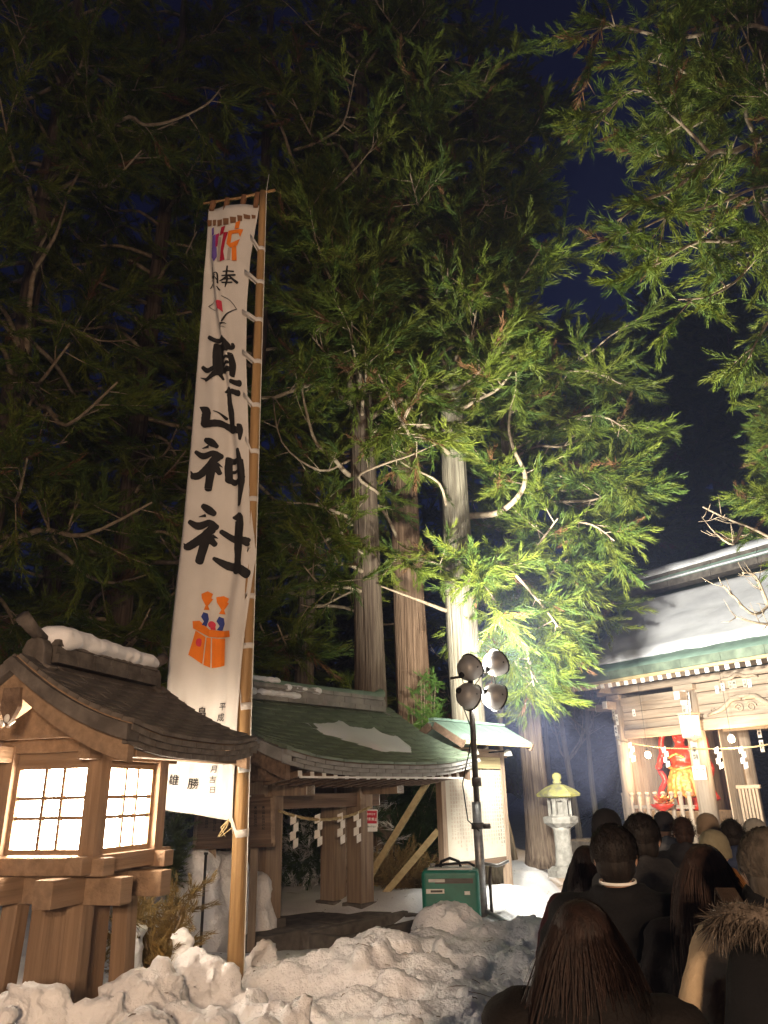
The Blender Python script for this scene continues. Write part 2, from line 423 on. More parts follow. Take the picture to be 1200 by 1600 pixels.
class Tree:
    def __init__(s, name, label, base, height, r0, bark, seed, lean=(0, 0), group='tall cedar trees around the shrine', hue=1.0, ivy=False):
        s.rng = random.Random(seed); s.seed = seed
        s.base = Vector(base); s.h = height; s.r0 = r0; s.lean = lean; s.hue = hue
        s.o = empty(name, base, 0, label, 'tree', group)
        rr = random.Random(seed + 5); n = 20; rings = 46
        pts, rad = [], []
        for i in range(rings):
            t = i / (rings - 1); t = t ** 1.25
            pts.append(s.axis(t * height) - s.base); rad.append(s.radius(t * height))
        ph = [rr.uniform(0, 6.28) for _ in range(n)]; am = [rr.uniform(-.06, .07) for _ in range(n)]
        wob = lambda i, k: 1 + am[k] + .035 * math.sin(i * .6 + ph[k])
        mb = MB().tube(pts, rad, n, True, wob)
        mb.build('trunk', bark, s.o, True)
        s.lm = MB(); s.P, s.D, s.S, s.C = [], [], [], []
    def radius(s, z):
        t = z / s.h
        return s.r0 * (1 - .80 * t) * (1 + .45 * math.exp(-z / .45))
    def axis(s, z):
        return s.base + Vector((s.lean[0] * z + .06 * math.sin(z * .35 + s.seed), s.lean[1] * z, z))
    def tuft(s, p, d, size):
        r = s.rng
        c = BROWN if r.random() < .035 else r.choice(GREEN)
        k = s.hue * r.uniform(.8, 1.25)
        s.P.append(p - s.base); s.D.append(d); s.S.append(size); s.C.append(tuple(x * k for x in c))
    def spray(s, p, d, L, dens=1.0, size=1.0):
        """a side branch that carries foliage on its outer part"""
        r = s.rng
        d = Vector(d).normalized(); n = 5; pts = [Vector(p)]
        cur = d.copy(); sag = r.uniform(-.5, .1); side = Vector((r.gauss(0, 1), r.gauss(0, 1), 0)) * .16
        for i in range(n - 1):
            cur = (cur + Vector((0, 0, sag * (1 - i * .55) * .35)) + side * .5).normalized()
            pts.append(pts[-1] + cur * L / (n - 1))
        s.lm.tube([q - s.base for q in pts], [.013 * (1 - .16 * i) * (.6 + .4 * L) for i in range(n)], 4, False)
        m = max(3, int(L * 9 * dens))
        for k in range(m):
            t = (n - 1) * (.28 + .72 * (k + r.random()) / m); i = min(n - 2, int(t)); q = pts[i].lerp(pts[i + 1], t - i)
            ax = (pts[i + 1] - pts[i]).normalized()
            dv = (ax * r.uniform(.5, 1.1) + Vector((r.gauss(0, 1), r.gauss(0, 1), r.gauss(0, .7) - .10)) * .45)
            s.tuft(q, dv, size * r.uniform(.95, 1.7))
    def limb(s, pts, r0=.05, sprays=8, L=1.0, dens=1.0, size=1.0, start=.3, n=6, keep=None):
        """a main limb through the given points"""
        r = s.rng; pts = [Vector(p) for p in pts]
        ax0 = s.axis(pts[0].z - s.base.z)
        if .02 < (ax0 - pts[0]).length < .9: pts.insert(0, ax0)          # grow out of the trunk
        # smooth the polyline
        q = []
        for i in range(len(pts) - 1):
            a = pts[max(i - 1, 0)]; b = pts[i]; c = pts[i + 1]; d = pts[min(i + 2, len(pts) - 1)]
            for k in range(4):
                t = k / 4
                q.append(.5 * ((2 * b) + (c - a) * t + (2 * a - 5 * b + 4 * c - d) * t * t + (3 * b - a - 3 * c + d) * t ** 3))
        q.append(pts[-1])
        m = len(q)
        s.lm.tube([x - s.base for x in q], [r0 * (1 - .75 * i / (m - 1)) for i in range(m)], n, True)
        for k in range(sprays):
            t = start + (1 - start) * (k + r.random()) / max(1, sprays); i = min(m - 2, int(t * (m - 1)))
            p = q[i]; ax = (q[i + 1] - q[i]).normalized()
            if keep and not keep(p): continue
            dv = ax * r.uniform(.2, .9) + Vector((r.gauss(0, 1), r.gauss(0, 1), r.gauss(-.05, .5))) * .7
            s.spray(p, dv, L * r.uniform(.6, 1.25), dens, size)
        return q
    def crown(s, z0, z1, count, length, dens=1.0, size=1.0, L=.9, az=None, up=.25, keep=None, sprays=8, taper=.5):
        r = s.rng
        for k in range(count):
            z = z0 + (z1 - z0) * (k + r.random()) / count
            a = r.uniform(0, 2 * math.pi) if az is None else r.uniform(R(az[0]), R(az[1]))
            t = (z - z0) / (z1 - z0); ln = length * (1 - taper * t) * r.uniform(.75, 1.15)
            b = s.axis(z); h = Vector((math.cos(a), math.sin(a), 0)); w_ = Vector((-h.y, h.x, 0)) * r.uniform(-.25, .25)
            e = b + h * ln
            if keep and not keep(e): continue
            d1 = r.uniform(-.05, .15); d2 = r.uniform(-.25, .05); u = up * r.uniform(.4, 1.6)
            pts = [b, b + (h * .33 + w_ * .3) * ln + Vector((0, 0, d1 * ln)), b + (h * .66 + w_ * .8) * ln + Vector((0, 0, d2 * ln * .6)), b + (h + w_) * ln + Vector((0, 0, (d2 + u) * ln * .5))]
            s.limb(pts, .018 + .014 * ln, sprays, L, dens, size, .35, 5, keep)
    def done(s):
        if s.lm.v: s.lm.build('limbs', MT['limb'], s.o, True)['kind'] = 'stuff'
        if s.P:
            o = link('crown', tufts_mesh('crown', s.P, s.D, s.S, s.C, s.seed), s.o)
        return s.o

def px(pts): return [at(*p) for p in pts]
def inside_view(p, m=140):
    q = Vector(p) - CAM
    if q.dot(FW) < .5: return False
    x, y = proj(p); return -m < x < 1200 + m and -m < y < 1600

def gap_ok(p):
    """crown edges: keep the strip of open sky between the two rows of trees"""
    x, y = proj(p)
    return inside_view(p)

def gz(p, z=.35): return (p.x, p.y, z)

# big dark trunk behind the water pavilion
t = Tree('cedar_tree', 'tall cedar with dark furrowed trunk right behind the water pavilion', gz(at(572, 900, 13)), 27, .29, MT['bark_dark'], 1)
t.limb(px([(545, 742, 13), (520, 715, 12.6), (493, 690, 12.2), (478, 640, 12), (470, 600, 11.9)]), .06, 5, .6, .5, .8, .35)
t.limb(px([(545, 808, 13), (500, 790, 12.6), (448, 785, 12.3)]), .055, 3, .6, .5, .8, .4)
t.limb(px([(552, 650, 13), (537, 452, 12.3), (515, 400, 12), (490, 330, 11.8), (460, 260, 11.6), (440, 200, 11.5), (415, 155, 11.5)]), .085, 7, .9, 1, 1, .3)
t.limb(px([(460, 235, 11.55), (500, 220, 11.3), (535, 195, 11.2), (550, 140, 11.2), (556, 105, 11.2)]), .035, 6, .7, 1, 1, .3)
t.limb(px([(487, 322, 11.8), (530, 290, 11.4), (575, 240, 11.3), (592, 212, 11.3)]), .03, 6, .7, 1, 1, .3)
t.limb(px([(590, 770, 13), (560, 745, 12.2), (600, 725, 12), (640, 712, 12.2), (690, 690, 12.4)]), .04, 5, .6, .6, .8, .5)
t.limb(px([(545, 720, 13), (500, 735, 12.5), (440, 690, 12.3), (425, 600, 12.2)]), .035, 8, .8, .9, .9, .4)
t.limb(px([(548, 925, 13), (500, 948, 12.4), (470, 945, 12.2)]), .03, 2, .5, .5, .7, .6)
t.crown(6.9, 23, 44, 3.0, .95, 1.0, .95, keep=inside_view)
t.crown(8.2, 13, 12, 2.2, 1.1, 1.0, .9, az=(225, 300), keep=inside_view)
t.crown(4.6, 6.6, 7, 2.2, .7, .9, .8, az=(120, 260), keep=inside_view)
t.done()

t = Tree('cedar_tree', 'thick cedar with red-brown trunk and ivy at its foot behind the noticeboard', gz(at(640, 900, 15.5)), 28, .40, MT['bark_red'], 2)
t.limb(px([(625, 850, 15.5), (600, 800, 14.6), (560, 770, 14.2), (500, 700, 14)]), .05, 7, .9, .8, 1, .4)
t.crown(7.9, 24, 40, 3.2, .95, 1.05, 1.0, keep=inside_view)
t.crown(8.4, 14, 11, 2.6, 1.1, 1.05, .9, az=(230, 310), keep=inside_view)
t.done()

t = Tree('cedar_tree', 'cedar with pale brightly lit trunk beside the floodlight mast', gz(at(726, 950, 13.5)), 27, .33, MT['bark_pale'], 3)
t.limb(px([(738, 806, 13.5), (780, 800, 12.8), (812, 772, 12.5), (820, 740, 12.4), (802, 700, 12.4), (795, 660, 12.5), (806, 608, 12.6)]), .075, 7, .7, .8, .9, .5)
t.limb(px([(700, 955, 13.5), (660, 940, 13), (595, 916, 12.6)]), .055, 0)
t.limb(px([(735, 866, 13.5), (790, 885, 12.8), (850, 950, 13.0), (872, 980, 13.0)]), .05, 13, .65, 1.6, 1.0, .3)
t.limb(px([(700, 800, 13.5), (686, 755, 12.9), (640, 730, 12.6), (600, 705, 12.5)]), .04, 5, .7, .6, .8, .5)
t.limb(px([(712, 880, 13.3), (720, 878, 12.6), (745, 900, 12.3), (775, 940, 12.1)]), .03, 14, .6, 1.7, 1.0, .25)
t.limb(px([(702, 890, 13.3), (680, 880, 12.8), (640, 870, 12.4), (610, 880, 12.3)]), .03, 7, .55, 1.0, .8, .4)
t.limb(px([(690, 560, 13), (690, 552, 12.6), (730, 530, 12.3), (770, 510, 12.2), (805, 492, 12.2)]), .04, 6, .7, .9, .9, .5)
t.crown(7.6, 23, 40, 2.9, .95, 1.0, .95, keep=inside_view)
t.crown(8.4, 14, 13, 2.3, 1.1, 1.0, .9, az=(225, 310), keep=inside_view)
t.done()

t = Tree('cedar_tree', 'cedar with bright green drooping foliage beside the shrine gate roof', gz(at(838, 1200, 14.8), .5), 26, .235, MT['bark_dark'], 4)
t.crown(5.0, 20, 74, 2.55, 1.2, 1.0, .9, keep=lambda p: inside_view(p) and 740 < proj(p)[0] < 1020, taper=.25, up=.1)
for pts in ([(822, 1000, 14.6), (850, 960, 13.6), (858, 970, 13.6), (866, 1005, 13.4)], [(824, 1060, 14.6), (820, 1010, 13.4), (826, 1030, 13.4), (834, 1072, 13.2)],
            [(815, 900, 14.6), (780, 950, 13.4), (790, 1000, 13.5), (815, 1050, 13.4)], [(825, 930, 14.6), (880, 880, 13.6), (895, 880, 13.6), (912, 908, 13.5)],
            [(820, 860, 14.6), (880, 820, 13.6), (925, 820, 13.1), (960, 845, 12.9)], [(812, 760, 14.6), (900, 740, 13.7), (945, 745, 13.2), (990, 770, 13.0)],
            [(808, 700, 14.6), (880, 660, 13.6), (940, 650, 13.2), (990, 680, 13.0)], [(805, 640, 14.6), (860, 590, 13.7), (920, 580, 13.4), (970, 600, 13.2)]):
    t.limb(px(pts), .045, 18, .62, 1.9, 1.08, .2)
t.done()

# left side
t = Tree('cedar_tree', 'cedar with limb-studded trunk beyond the wooden lantern', gz(at(15, 620, 12)), 26, .27, MT['bark_dark'], 5)
t.limb(px([(40, 560, 12), (50, 440, 11.4), (68, 400, 11.2), (88, 365, 11.1), (103, 316, 11.1)]), .07, 5, .8, .9, .9, .4)
t.limb(px([(30, 600, 12), (70, 640, 11.5), (125, 655, 11.2), (165, 615, 11.1)]), .045, 6, .7, .9, .9, .4)
t.limb(px([(60, 600, 11.6), (30, 670, 11.3), (50, 700, 11.2), (105, 690, 11.1)]), .035, 5, .7, .8, .9, .4)
t.limb(px([(45, 420, 12), (140, 230, 11), (135, 160, 10.8), (140, 40, 10.8)]), .04, 6, .8, 1, 1, .4)
t.limb(px([(60, 300, 12), (185, 190, 10.6), (225, 195, 10.4), (265, 190, 10.3), (320, 165, 10.2), (345, 138, 10.2)]), .05, 6, .8, 1, 1, .4)
t.limb(px([(45, 760, 12), (90, 850, 11.6), (115, 800, 11.4), (130, 770, 11.4)]), .035, 5, .7, .9, .9, .4)
t.crown(4.2, 21, 52, 3.4, 1.0, 1.05, 1.0, keep=inside_view)
t.done()
for i, (x, y, Y, h, ln, s, lb) in enumerate([
        (215, 700, 15, 27, 3.3, 7, 'dark cedar standing behind the hanging banner, beside the lantern'),
        (395, 700, 17, 28, 3.3, 8, 'dark cedar rising behind the banner pole'),
        (110, 700, 19, 28, 3.6, 9, 'shadowy cedar in the second row behind the wooden lantern'),
        (480, 700, 21, 29, 3.6, 10, 'shadowy cedar in the second row behind the pavilion ridge'),
        (690, 600, 21, 30, 3.4, 12, 'shadowy cedar in the second row between the pale and the red trunk'),
        (300, 700, 24, 30, 4.2, 13, 'shadowy cedar deep in the wood behind the banner')]):
    t = Tree('cedar_tree', lb, gz(at(x, y, Y), .5), h, .30, MT['bark_dark'], 20 + s)
    t.crown(3.2, h * .86, 46 if Y < 18 else 40, ln, .8 if Y < 18 else .55, 1.15 if Y < 18 else 1.7, 1.05, keep=inside_view, sprays=8 if Y < 18 else 7)
    t.done()

# right side: limbs reach in over the path
t = Tree('cedar_tree', 'cedar leaning its long pale limbs over the shrine gate roof', gz(at(1345, 600, 10), .5), 22, .32, MT['bark_dark'], 31)
t.limb(px([(1320, 250, 10), (1200, 220, 9.4), (1150, 236, 9.0), (1112, 240, 8.8), (1060, 292, 8.6), (1010, 312, 8.4), (965, 345, 8.4)]), .06, 12, .75, 1.2, .85, .3)
t.limb(px([(1190, 222, 9.3), (1166, 182, 9.1), (1172, 130, 9), (1150, 60, 8.9)]), .045, 9, .75, 1.2, .85, .3)
t.limb(px([(1320, 380, 10), (1200, 358, 9.4), (1150, 376, 9.0), (1090, 378, 8.8), (1040, 405, 8.6), (1000, 425, 8.5)]), .05, 12, .7, 1.2, .85, .3)
t.limb(px([(1320, 400, 10), (1200, 372, 9.2), (1160, 430, 9.0), (1110, 462, 8.8), (1060, 468, 8.7)]), .035, 9, .6, 1.1, .8, .4)
t.limb(px([(1110, 240, 8.8), (1050, 180, 8.7), (990, 140, 8.6), (930, 200, 8.6)]), .03, 12, .75, 1.2, .85, .2)
t.limb(px([(1320, 100, 10), (1180, 40, 9.2), (1060, 60, 9), (960, 40, 8.9), (920, 60, 8.9)]), .05, 15, .85, 1.2, .9, .2)
t.limb(px([(1320, 480, 10), (1230, 480, 9.4), (1190, 520, 9.2), (1170, 560, 9.1)]), .035, 8, .6, 1.2, .8, .3)
t.limb(px([(1320, 300, 10), (1200, 290, 8.8), (1120, 320, 8.3), (1040, 340, 8.2), (980, 370, 8.1)]), .035, 14, .7, 1.2, .85, .2)
t.limb(px([(1320, 180, 10), (1230, 150, 9.6), (1140, 140, 9.3), (1060, 110, 9.2), (1000, 90, 9.2)]), .04, 15, .8, 1.2, .9, .2)
t.crown(8.2, 17, 26, 2.6, 1.1, .9, .8, az=(130, 290), keep=lambda p: inside_view(p) and proj(p)[0] > 1010 and proj(p)[1] < 400)
t.done()
t = Tree('cedar_tree', 'grey-green young cedar at the edge of the shrine gate roof', gz(at(1300, 720, 12.5), .5), 14, .16, MT['bark_dark'], 33, hue=1.15)
t.crown(5.2, 8.8, 30, 1.2, 1.5, .85, .6, keep=inside_view, sprays=8, up=.3)
t.done()

# far black cedars on the ridge behind the gate
for i, (x, Y, h, s, ln, lb) in enumerate([(1105, 42, 31, 41, 2.6, 'tallest far black cedar against the blue night sky'), (1170, 45, 33, 42, 2.7, 'far black cedar overlapping the tallest one on its shrine side'),
        (1005, 36, 20, 43, 1.8, 'short far dark cedar next to the bright green foliage'), (1240, 40, 30, 44, 3.0, 'far black cedar at the end of the ridge line'),
        (1050, 60, 20, 45, 2.2, 'tiny far cedar top low over the gate ridge')]):
    b = at(x, 1000, Y)
    t = Tree('cedar_tree', lb, gz(b, 1.0), h, .5, MT['bark_dark'], s, group='far cedars behind the gate')
    t.crown(2, h * 1.0, 70, ln, .35, 3.0, 1.5, keep=None, sprays=6, taper=.72, up=.2)
    t.done()

# ------------------------------------------------------------------ roofs
def roof_fn(ze, zr, b, a, sori, k=.5):
    def f(x, y):
        t = max(0., 1 - abs(y) / b)
        return ze + (zr - ze) * ((1 - k) * t + k * t * t) + sori * abs(x / a) ** 3 * (1 - .6 * t)
    return f

def roof_deck(name, f, a, b, th, mat, parent, nx=14, ny=18, bb=None):
    """curved slab under the shingles, closed"""
    V, F = [], []
    for lay in (0, 1):
        for j in range(2 * ny + 1):
            y = -b + b * j / ny
            for i in range(nx + 1):
                x = -a + 2 * a * i / nx
                V.append((x, y, f(x, y) - lay * th))
    W = nx + 1; H = 2 * ny + 1; o = W * H
    for j in range(H - 1):
        for i in range(nx):
            q = (j * W + i, j * W + i + 1, (j + 1) * W + i + 1, (j + 1) * W + i)
            F.append(q); F.append(tuple(o + k for k in reversed(q)))
    for i in range(nx):
        F.append((i + 1, i, o + i, o + i + 1)); q = (H - 1) * W; F.append((q + i, q + i + 1, o + q + i + 1, o + q + i))
    for j in range(H - 1):
        F.append((j * W, (j + 1) * W, o + (j + 1) * W, o + j * W)); e = W - 1
        F.append(((j + 1) * W + e, j * W + e, o + j * W + e, o + (j + 1) * W + e))
    mb = MB(); mb.v = V; mb.f = F
    return mb.build(name, mat, parent, True)

def shingles(f, a, b, rows, per, th, mat, parent, seed=0, name='shingle', sides=(-1, 1), lift=.0):
    """every shingle is its own piece; alike pieces share one mesh"""
    rng = random.Random(seed); tw = 2 * a / per; tl = b / rows * 1.16
    full = MB().box((0, 0, 0), (tw * .97, tl, th)).mesh(name, mat)
    half = MB().box((0, 0, 0), (tw * .47, tl, th)).mesh(name, mat)
    for sd in sides:
        for r in range(rows):
            y = sd * (b - (r + .5) * b / rows + .004)
            xs = [(-a + (i + .5) * tw, full) for i in range(per)] if r % 2 == 0 else \
                 [(-a + tw * .25, half)] + [(-a + (i + 1) * tw, full) for i in range(per - 1)] + [(a - tw * .25, half)]
            for x, me in xs:
                e = .004
                tx = Vector((2 * e, 0, f(x + e, y) - f(x - e, y))).normalized()
                ty = Vector((0, 2 * e, f(x, y + e) - f(x, y - e))).normalized()
                n = tx.cross(ty).normalized()
                tilt = Matrix.Rotation(sd * R(3.4), 3, 'X')          # lower edge proud of the course below
                m = Matrix((tx, n.cross(tx), n)).transposed() @ tilt
                p = Vector((x, y, f(x, y))) + n * (th * .5 + lift + rng.uniform(0, .003))
                link(name, me, parent, p, m)

def strip(pts, wd, ht, axis=Vector((1, 0, 0))):
    """a board that follows a curve; ht hangs below the points, wd across"""
    mb = MB(); n = len(pts); V = []
    for p in pts:
        p = Vector(p)
        V += [p - axis * wd / 2, p + axis * wd / 2, p + axis * wd / 2 - Vector((0, 0, ht)), p - axis * wd / 2 - Vector((0, 0, ht))]
    F = [(0, 1, 2, 3), tuple(4 * (n - 1) + k for k in (3, 2, 1, 0))]
    for i in range(n - 1):
        for k in range(4):
            F.append((i * 4 + k, (i + 1) * 4 + k, (i + 1) * 4 + (k + 1) % 4, i * 4 + (k + 1) % 4))
    mb.v = V; mb.f = F; return mb

def ridge_end(parent, x, z, s, mat, sx):
    """upturned ornament on the end of a ridge"""
    poly = [(-.5, -.1), (-.62, .0), (-.5, .05), (-.36, .1), (-.34, .5), (-.25, .72), (0, .82), (.25, .72), (.34, .5), (.36, .1), (.5, .05), (.62, 0), (.5, -.1), (.3, -.05), (0, .0), (-.3, -.05)]
    m = Matrix.Translation((x, 0, z)) @ Matrix.Rotation(R(90), 4, 'Z') @ Matrix.Rotation(R(90), 4, 'X')
    return MB().prism([(p[0] * s, p[1] * s) for p in poly], .07 * max(1, s), m).build('ridge_ornament', mat, parent, bevel=.008)

# ------------------------------------------------------------------ wooden lantern
def make_lantern(loc, rz, label, group=None, pane=None):
    pane = pane or MT['pane']
    L = empty('wooden_lantern', loc, rz, label, 'lantern', group)
    h, zb, zt = .288, 1.498, 1.956; pw = .09
    for sx in (-1, 1):
        for sy in (-1, 1):
            MB().box((sx * h, sy * h, (zb + zt) / 2 + .02), (pw, pw, zt - zb + .16)).build('post', MT['lwood_z'], L, bevel=.004)
    iw = 2 * h - pw; ih = zt - zb
    pane_m = {}; cols = (.40, .27, .33); rows = (.38, .25, .37)
    for k, (nx_, ny_) in enumerate([(-1, 0), (0, -1), (1, 0), (0, 1)]):
        rot = math.atan2(ny_, nx_) + math.pi / 2          # local x of the window runs along the face
        fo = h - .005
        fr = MB()
        fw = .026
        fr.box((0, 0, ih - fw / 2), (iw, .03, fw)); fr.box((0, 0, fw / 2), (iw, .03, fw))
        fr.box((-iw / 2 + fw / 2, 0, ih / 2), (fw, .03, ih - 2 * fw)); fr.box((iw / 2 - fw / 2, 0, ih / 2), (fw, .03, ih - 2 * fw))
        MB().box((0, .012, ih + .05), (iw, .03, .105)).build('lintel', MT['lwood_x'], L, False, (nx_ * fo, ny_ * fo, zb), (0, 0, rot))
        wo = fr.build('window', MT['lwood_x'], L, False, (nx_ * fo, ny_ * fo, zb), (0, 0, rot))
        ww, wh = iw - 2 * fw, ih - 2 * fw
        xx = -ww / 2
        for ci, c in enumerate(cols):
            zz = fw
            for ri, r in enumerate(rows):
                key = (ci, ri)
                if key not in pane_m: pane_m[key] = MB().box((0, 0, 0), (ww * c - .001, .004, wh * r - .001)).mesh('pane', pane)
                link('pane', pane_m[key], wo, (xx + ww * c / 2, .016, zz + wh * r / 2))
                zz += wh * r
            xx += ww * c
        x0 = -ww / 2
        for c in cols[:2]:
            x0 += ww * c; MB().box((x0, -.002, ih / 2), (.018, .022, wh)).build('lattice_bar', MT['lwood_z'], wo)
        z0 = fw
        for r in rows[:2]:
            z0 += wh * r; MB().box((0, .001, z0), (ww, .022, .018)).build('lattice_bar', MT['lwood_x'], wo)
    # head rails and sill rails; ends cross and stick out
    for i, z in enumerate((zt + .055,)):
        for s in (-1, 1):
            MB().box((0, s * h, z), (2 * h + .30, .075, .085)).build('head_rail', MT['lwood_x'], L, bevel=.004)
            MB().box((s * h, 0, z + .045), (.073, 2 * h + .30, .08)).build('head_rail', MT['lwood_x'], L, bevel=.004)
    for s in (-1, 1):
        MB().box((0, s * h, zb - .045), (2 * h + .26, .10, .085)).build('sill_rail', MT['lwood_x'], L, bevel=.005)
        MB().box((s * h, 0, zb - .055), (.098, 2 * h + .24, .085)).build('sill_rail', MT['lwood_x'], L, bevel=.005)
        MB().box((0, s * .19, zb - .165), (2 * h + .42, .11, .13)).build('base_beam', MT['lwood_x'], L, bevel=.005)
        MB().box((s * .19, 0, zb - .175), (.108, 2 * h + .34, .13)).build('base_beam', MT['lwood_x'], L, bevel=.005)
    MB().box((0, 0, zb - .10), (2 * h - .06, 2 * h - .06, .02)).build('floor', MT['lwood_x'], L)
    for sx in (-1, 1):
        for sy in (-1, 1):
            o = MB().box((0, 0, -.66), (.098, .098, 1.30)).build('leg', MT['lwood_z'], L, False, (sx * .20, sy * .20, zb - .23), bevel=.005)
            o.rotation_euler = (R(1.5) * -sy * -1, R(1.5) * -sx, 0)
    MB().box((0, 0, .75), (.29, .29, 1.1)).build('core_post', MT['lwood_z'], L, bevel=.005)
    # roof
    a, b, ze, zr = .70, .735, 2.062, 2.47
    f = roof_fn(ze, zr, b, a, .055, .45)
    roof_deck('roof', f, a - .01, b - .01, .03, MT['lwood_x'], L)
    shingles(lambda x, y: f(x, y), a, b, 11, 5, .020, MT['shingle'], L, 3)
    for s in (-1, 1):                                        # thick built-up eave of small shingles
        tw = 2 * a / 9
        for r in range(3):
            me = MB().box((0, 0, 0), (tw * .955, .03, .028)).mesh('eave_shingle', MT['shingle'])
            for i in range(9):
                x = -a + (i + .5 + (.5 if r == 1 else 0)) * tw
                if x > a: x = -a + .25 * tw
                tx = math.atan2(f(x + .01, b) - f(x - .01, b), .02)
                link('eave_shingle', me, L, (x, s * (b - .012 * r - .006), f(x, b) - .022 - .0305 * r), (0, -tx, 0))
        MB().box((0, s * (b - .10), ze - .075), (2 * a - .3, .09, .05)).build('eave_board', MT['lwood_x'], L)
        # verge: shingle edge and bargeboard along the curve of each gable
        for g in (-1, 1):
            n = 14
            pts = [(s * 0 + g * (a - .02), s * (b * (1 - i / n) - .0), f(g * a, b * (1 - i / n)) - .012) for i in range(n + 1)]
            pts[-1] = (pts[-1][0], -s * .0, pts[-1][2])
            strip(pts, .10, .075, Vector((1, 0, 0))).build('verge', MT['shingle'], L)
            pts2 = [(g * (a - .05), p[1] * .97, p[2] - .074) for p in pts]
            strip(pts2, .05, .10, Vector((1, 0, 0))).build('bargeboard', MT['lwood_x'], L)
    for g in (-1, 1):                                        # gable pieces
        m = Matrix.Translation((g * (h + .10), 0, 0)) @ Matrix.Rotation(R(90), 4, 'Z') @ Matrix.Rotation(R(90), 4, 'X')
        MB().prism([(-h - .12, zt + .13), (h + .12, zt + .13), (h * .5, 2.23), (0, 2.33), (-h * .5, 2.23)], .025, m).build('gable_board', MT['lwood_x'], L)
        m2 = Matrix.Translation((g * (a - .018), 0, 2.22)) @ Matrix.Rotation(R(90), 4, 'Z') @ Matrix.Rotation(R(90), 4, 'X')
        pe = MB().prism([(-.05, .10), (.05, .10), (.055, .0), (.03, -.05), (.0, -.10), (-.03, -.05), (-.055, 0)], .03, m2).build('gable_pendant', MT['dwood_x'], L)
        for q in (-1, 1): MB().box((g * (a - .005), q * .03, 2.145), (.014, .035, .018), (q * R(35), 0, 0)).build('white_tip', MT['white'], pe)
        MB().ball((g * (a - .002), 0, 2.165), (.012, .017, .022), 10, 6).build('white_tip', MT['white'], pe, True)
    for s in (-1, 1):
        MB().beam((-a + .04, s * .44, 2.09), (a - .04, s * .44, 2.09), .07, .08).build('purlin', MT['lwood_x'], L)
    # ridge
    zt2 = zr + .005
    for r, (wd, ht) in enumerate([(.20, .05), (.16, .045), (.18, .035)]):
        for i in range(6):
            x = -.50 + (i + .5) * 1.0 / 6
            MB().box((x, 0, zt2 + ht / 2), (1.0 / 6 - .004, wd, ht)).build('ridge_tile', MT['shingle'], L, bevel=.003)
        zt2 += ht
    for g in (-1, 1):
        ridge_end(L, g * .55, zr - .03, .21, MT['shingle'], g)
        MB().tube([(g * .52, 0, zt2 + .0), (g * .60, 0, zt2 + .035), (g * .70, 0, zt2 + .09)], [.032, .034, .04], 10).build('ridge_finial', MT['shingle'], L, True)
    sn = MB()
    rg = random.Random(8)
    for i in range(27):
        x = -.42 + .88 * i / 26
        sn.ball((x, rg.uniform(-.01, .01), zt2 + .02), (.095, .125, .075 * (1 - .25 * (i / 26)) + rg.uniform(-.003, .003)), 12, 8)
    so = remeshed('ridge_snow', sn, .014, MT['snow_roof'], 3, lambda p: mnoise.fractal(p * 9, .8, 2, 3) * .010, L)
    return L

make_lantern((-1.769, 4.6, 0), R(74.5), 'lit wooden lantern on posts with curved shingle roof in front of the banner', 'wooden lanterns along the approach')

# ------------------------------------------------------------------ lettering helpers
_gl = {}
def glyph(ch, bold=0.0):
    """flat mesh of one character in a unit box"""
    key = (ch, bold)
    if key in _gl: return _gl[key]
    cu = bpy.data.curves.new('glyph', 'FONT'); cu.body = ch; cu.size = 1; cu.resolution_u = 3; cu.offset = bold
    o = bpy.data.objects.new('glyph', cu); col.objects.link(o)
    dg = bpy.context.evaluated_depsgraph_get(); dg.update()
    me = bpy.data.meshes.new_from_object(o.evaluated_get(dg))
    vs = [(v.co.x, v.co.y) for v in me.vertices]; fs = [tuple(p.vertices) for p in me.polygons]
    bpy.data.objects.remove(o); bpy.data.meshes.remove(me); bpy.data.curves.remove(cu)
    if vs:
        x0 = min(v[0] for v in vs); x1 = max(v[0] for v in vs); y0 = min(v[1] for v in vs); y1 = max(v[1] for v in vs)
        s = max(x1 - x0, y1 - y0, .3)
        vs = [((v[0] - (x0 + x1) / 2) / s, (v[1] - (y0 + y1) / 2) / s) for v in vs]
    _gl[key] = (vs, fs); return vs, fs

def write(name, text, mat, parent, m, size, vertical=True, gap=1.12, bold=.02, label=None):
    """flat print standing on a surface: local x right, y up, z out of the surface"""
    mb = MB()
    for i, ch in enumerate(text):
        if ch == ' ': continue
        vs, fs = glyph(ch, bold)
        ox, oy = (0, -i * gap * size) if vertical else (i * gap * size, 0)
        mb.add([(v[0] * size + ox, v[1] * size + oy, 0) for v in vs], fs, m)
    o = mb.build(name, mat, parent); o['kind'] = 'stuff'
    if label: o['label'] = label
    return o

def catmull(pts, sub=5):
    q = []
    for i in range(len(pts) - 1):
        a = np.array(pts[max(i - 1, 0)], float); b = np.array(pts[i], float); c = np.array(pts[i + 1], float); d = np.array(pts[min(i + 2, len(pts) - 1)], float)
        for k in range(sub):
            t = k / sub
            q.append(.5 * (2 * b + (c - a) * t + (2 * a - 5 * b + 4 * c - d) * t * t + (3 * b - a - 3 * c + d) * t ** 3))
    q.append(np.array(pts[-1], float)); return q

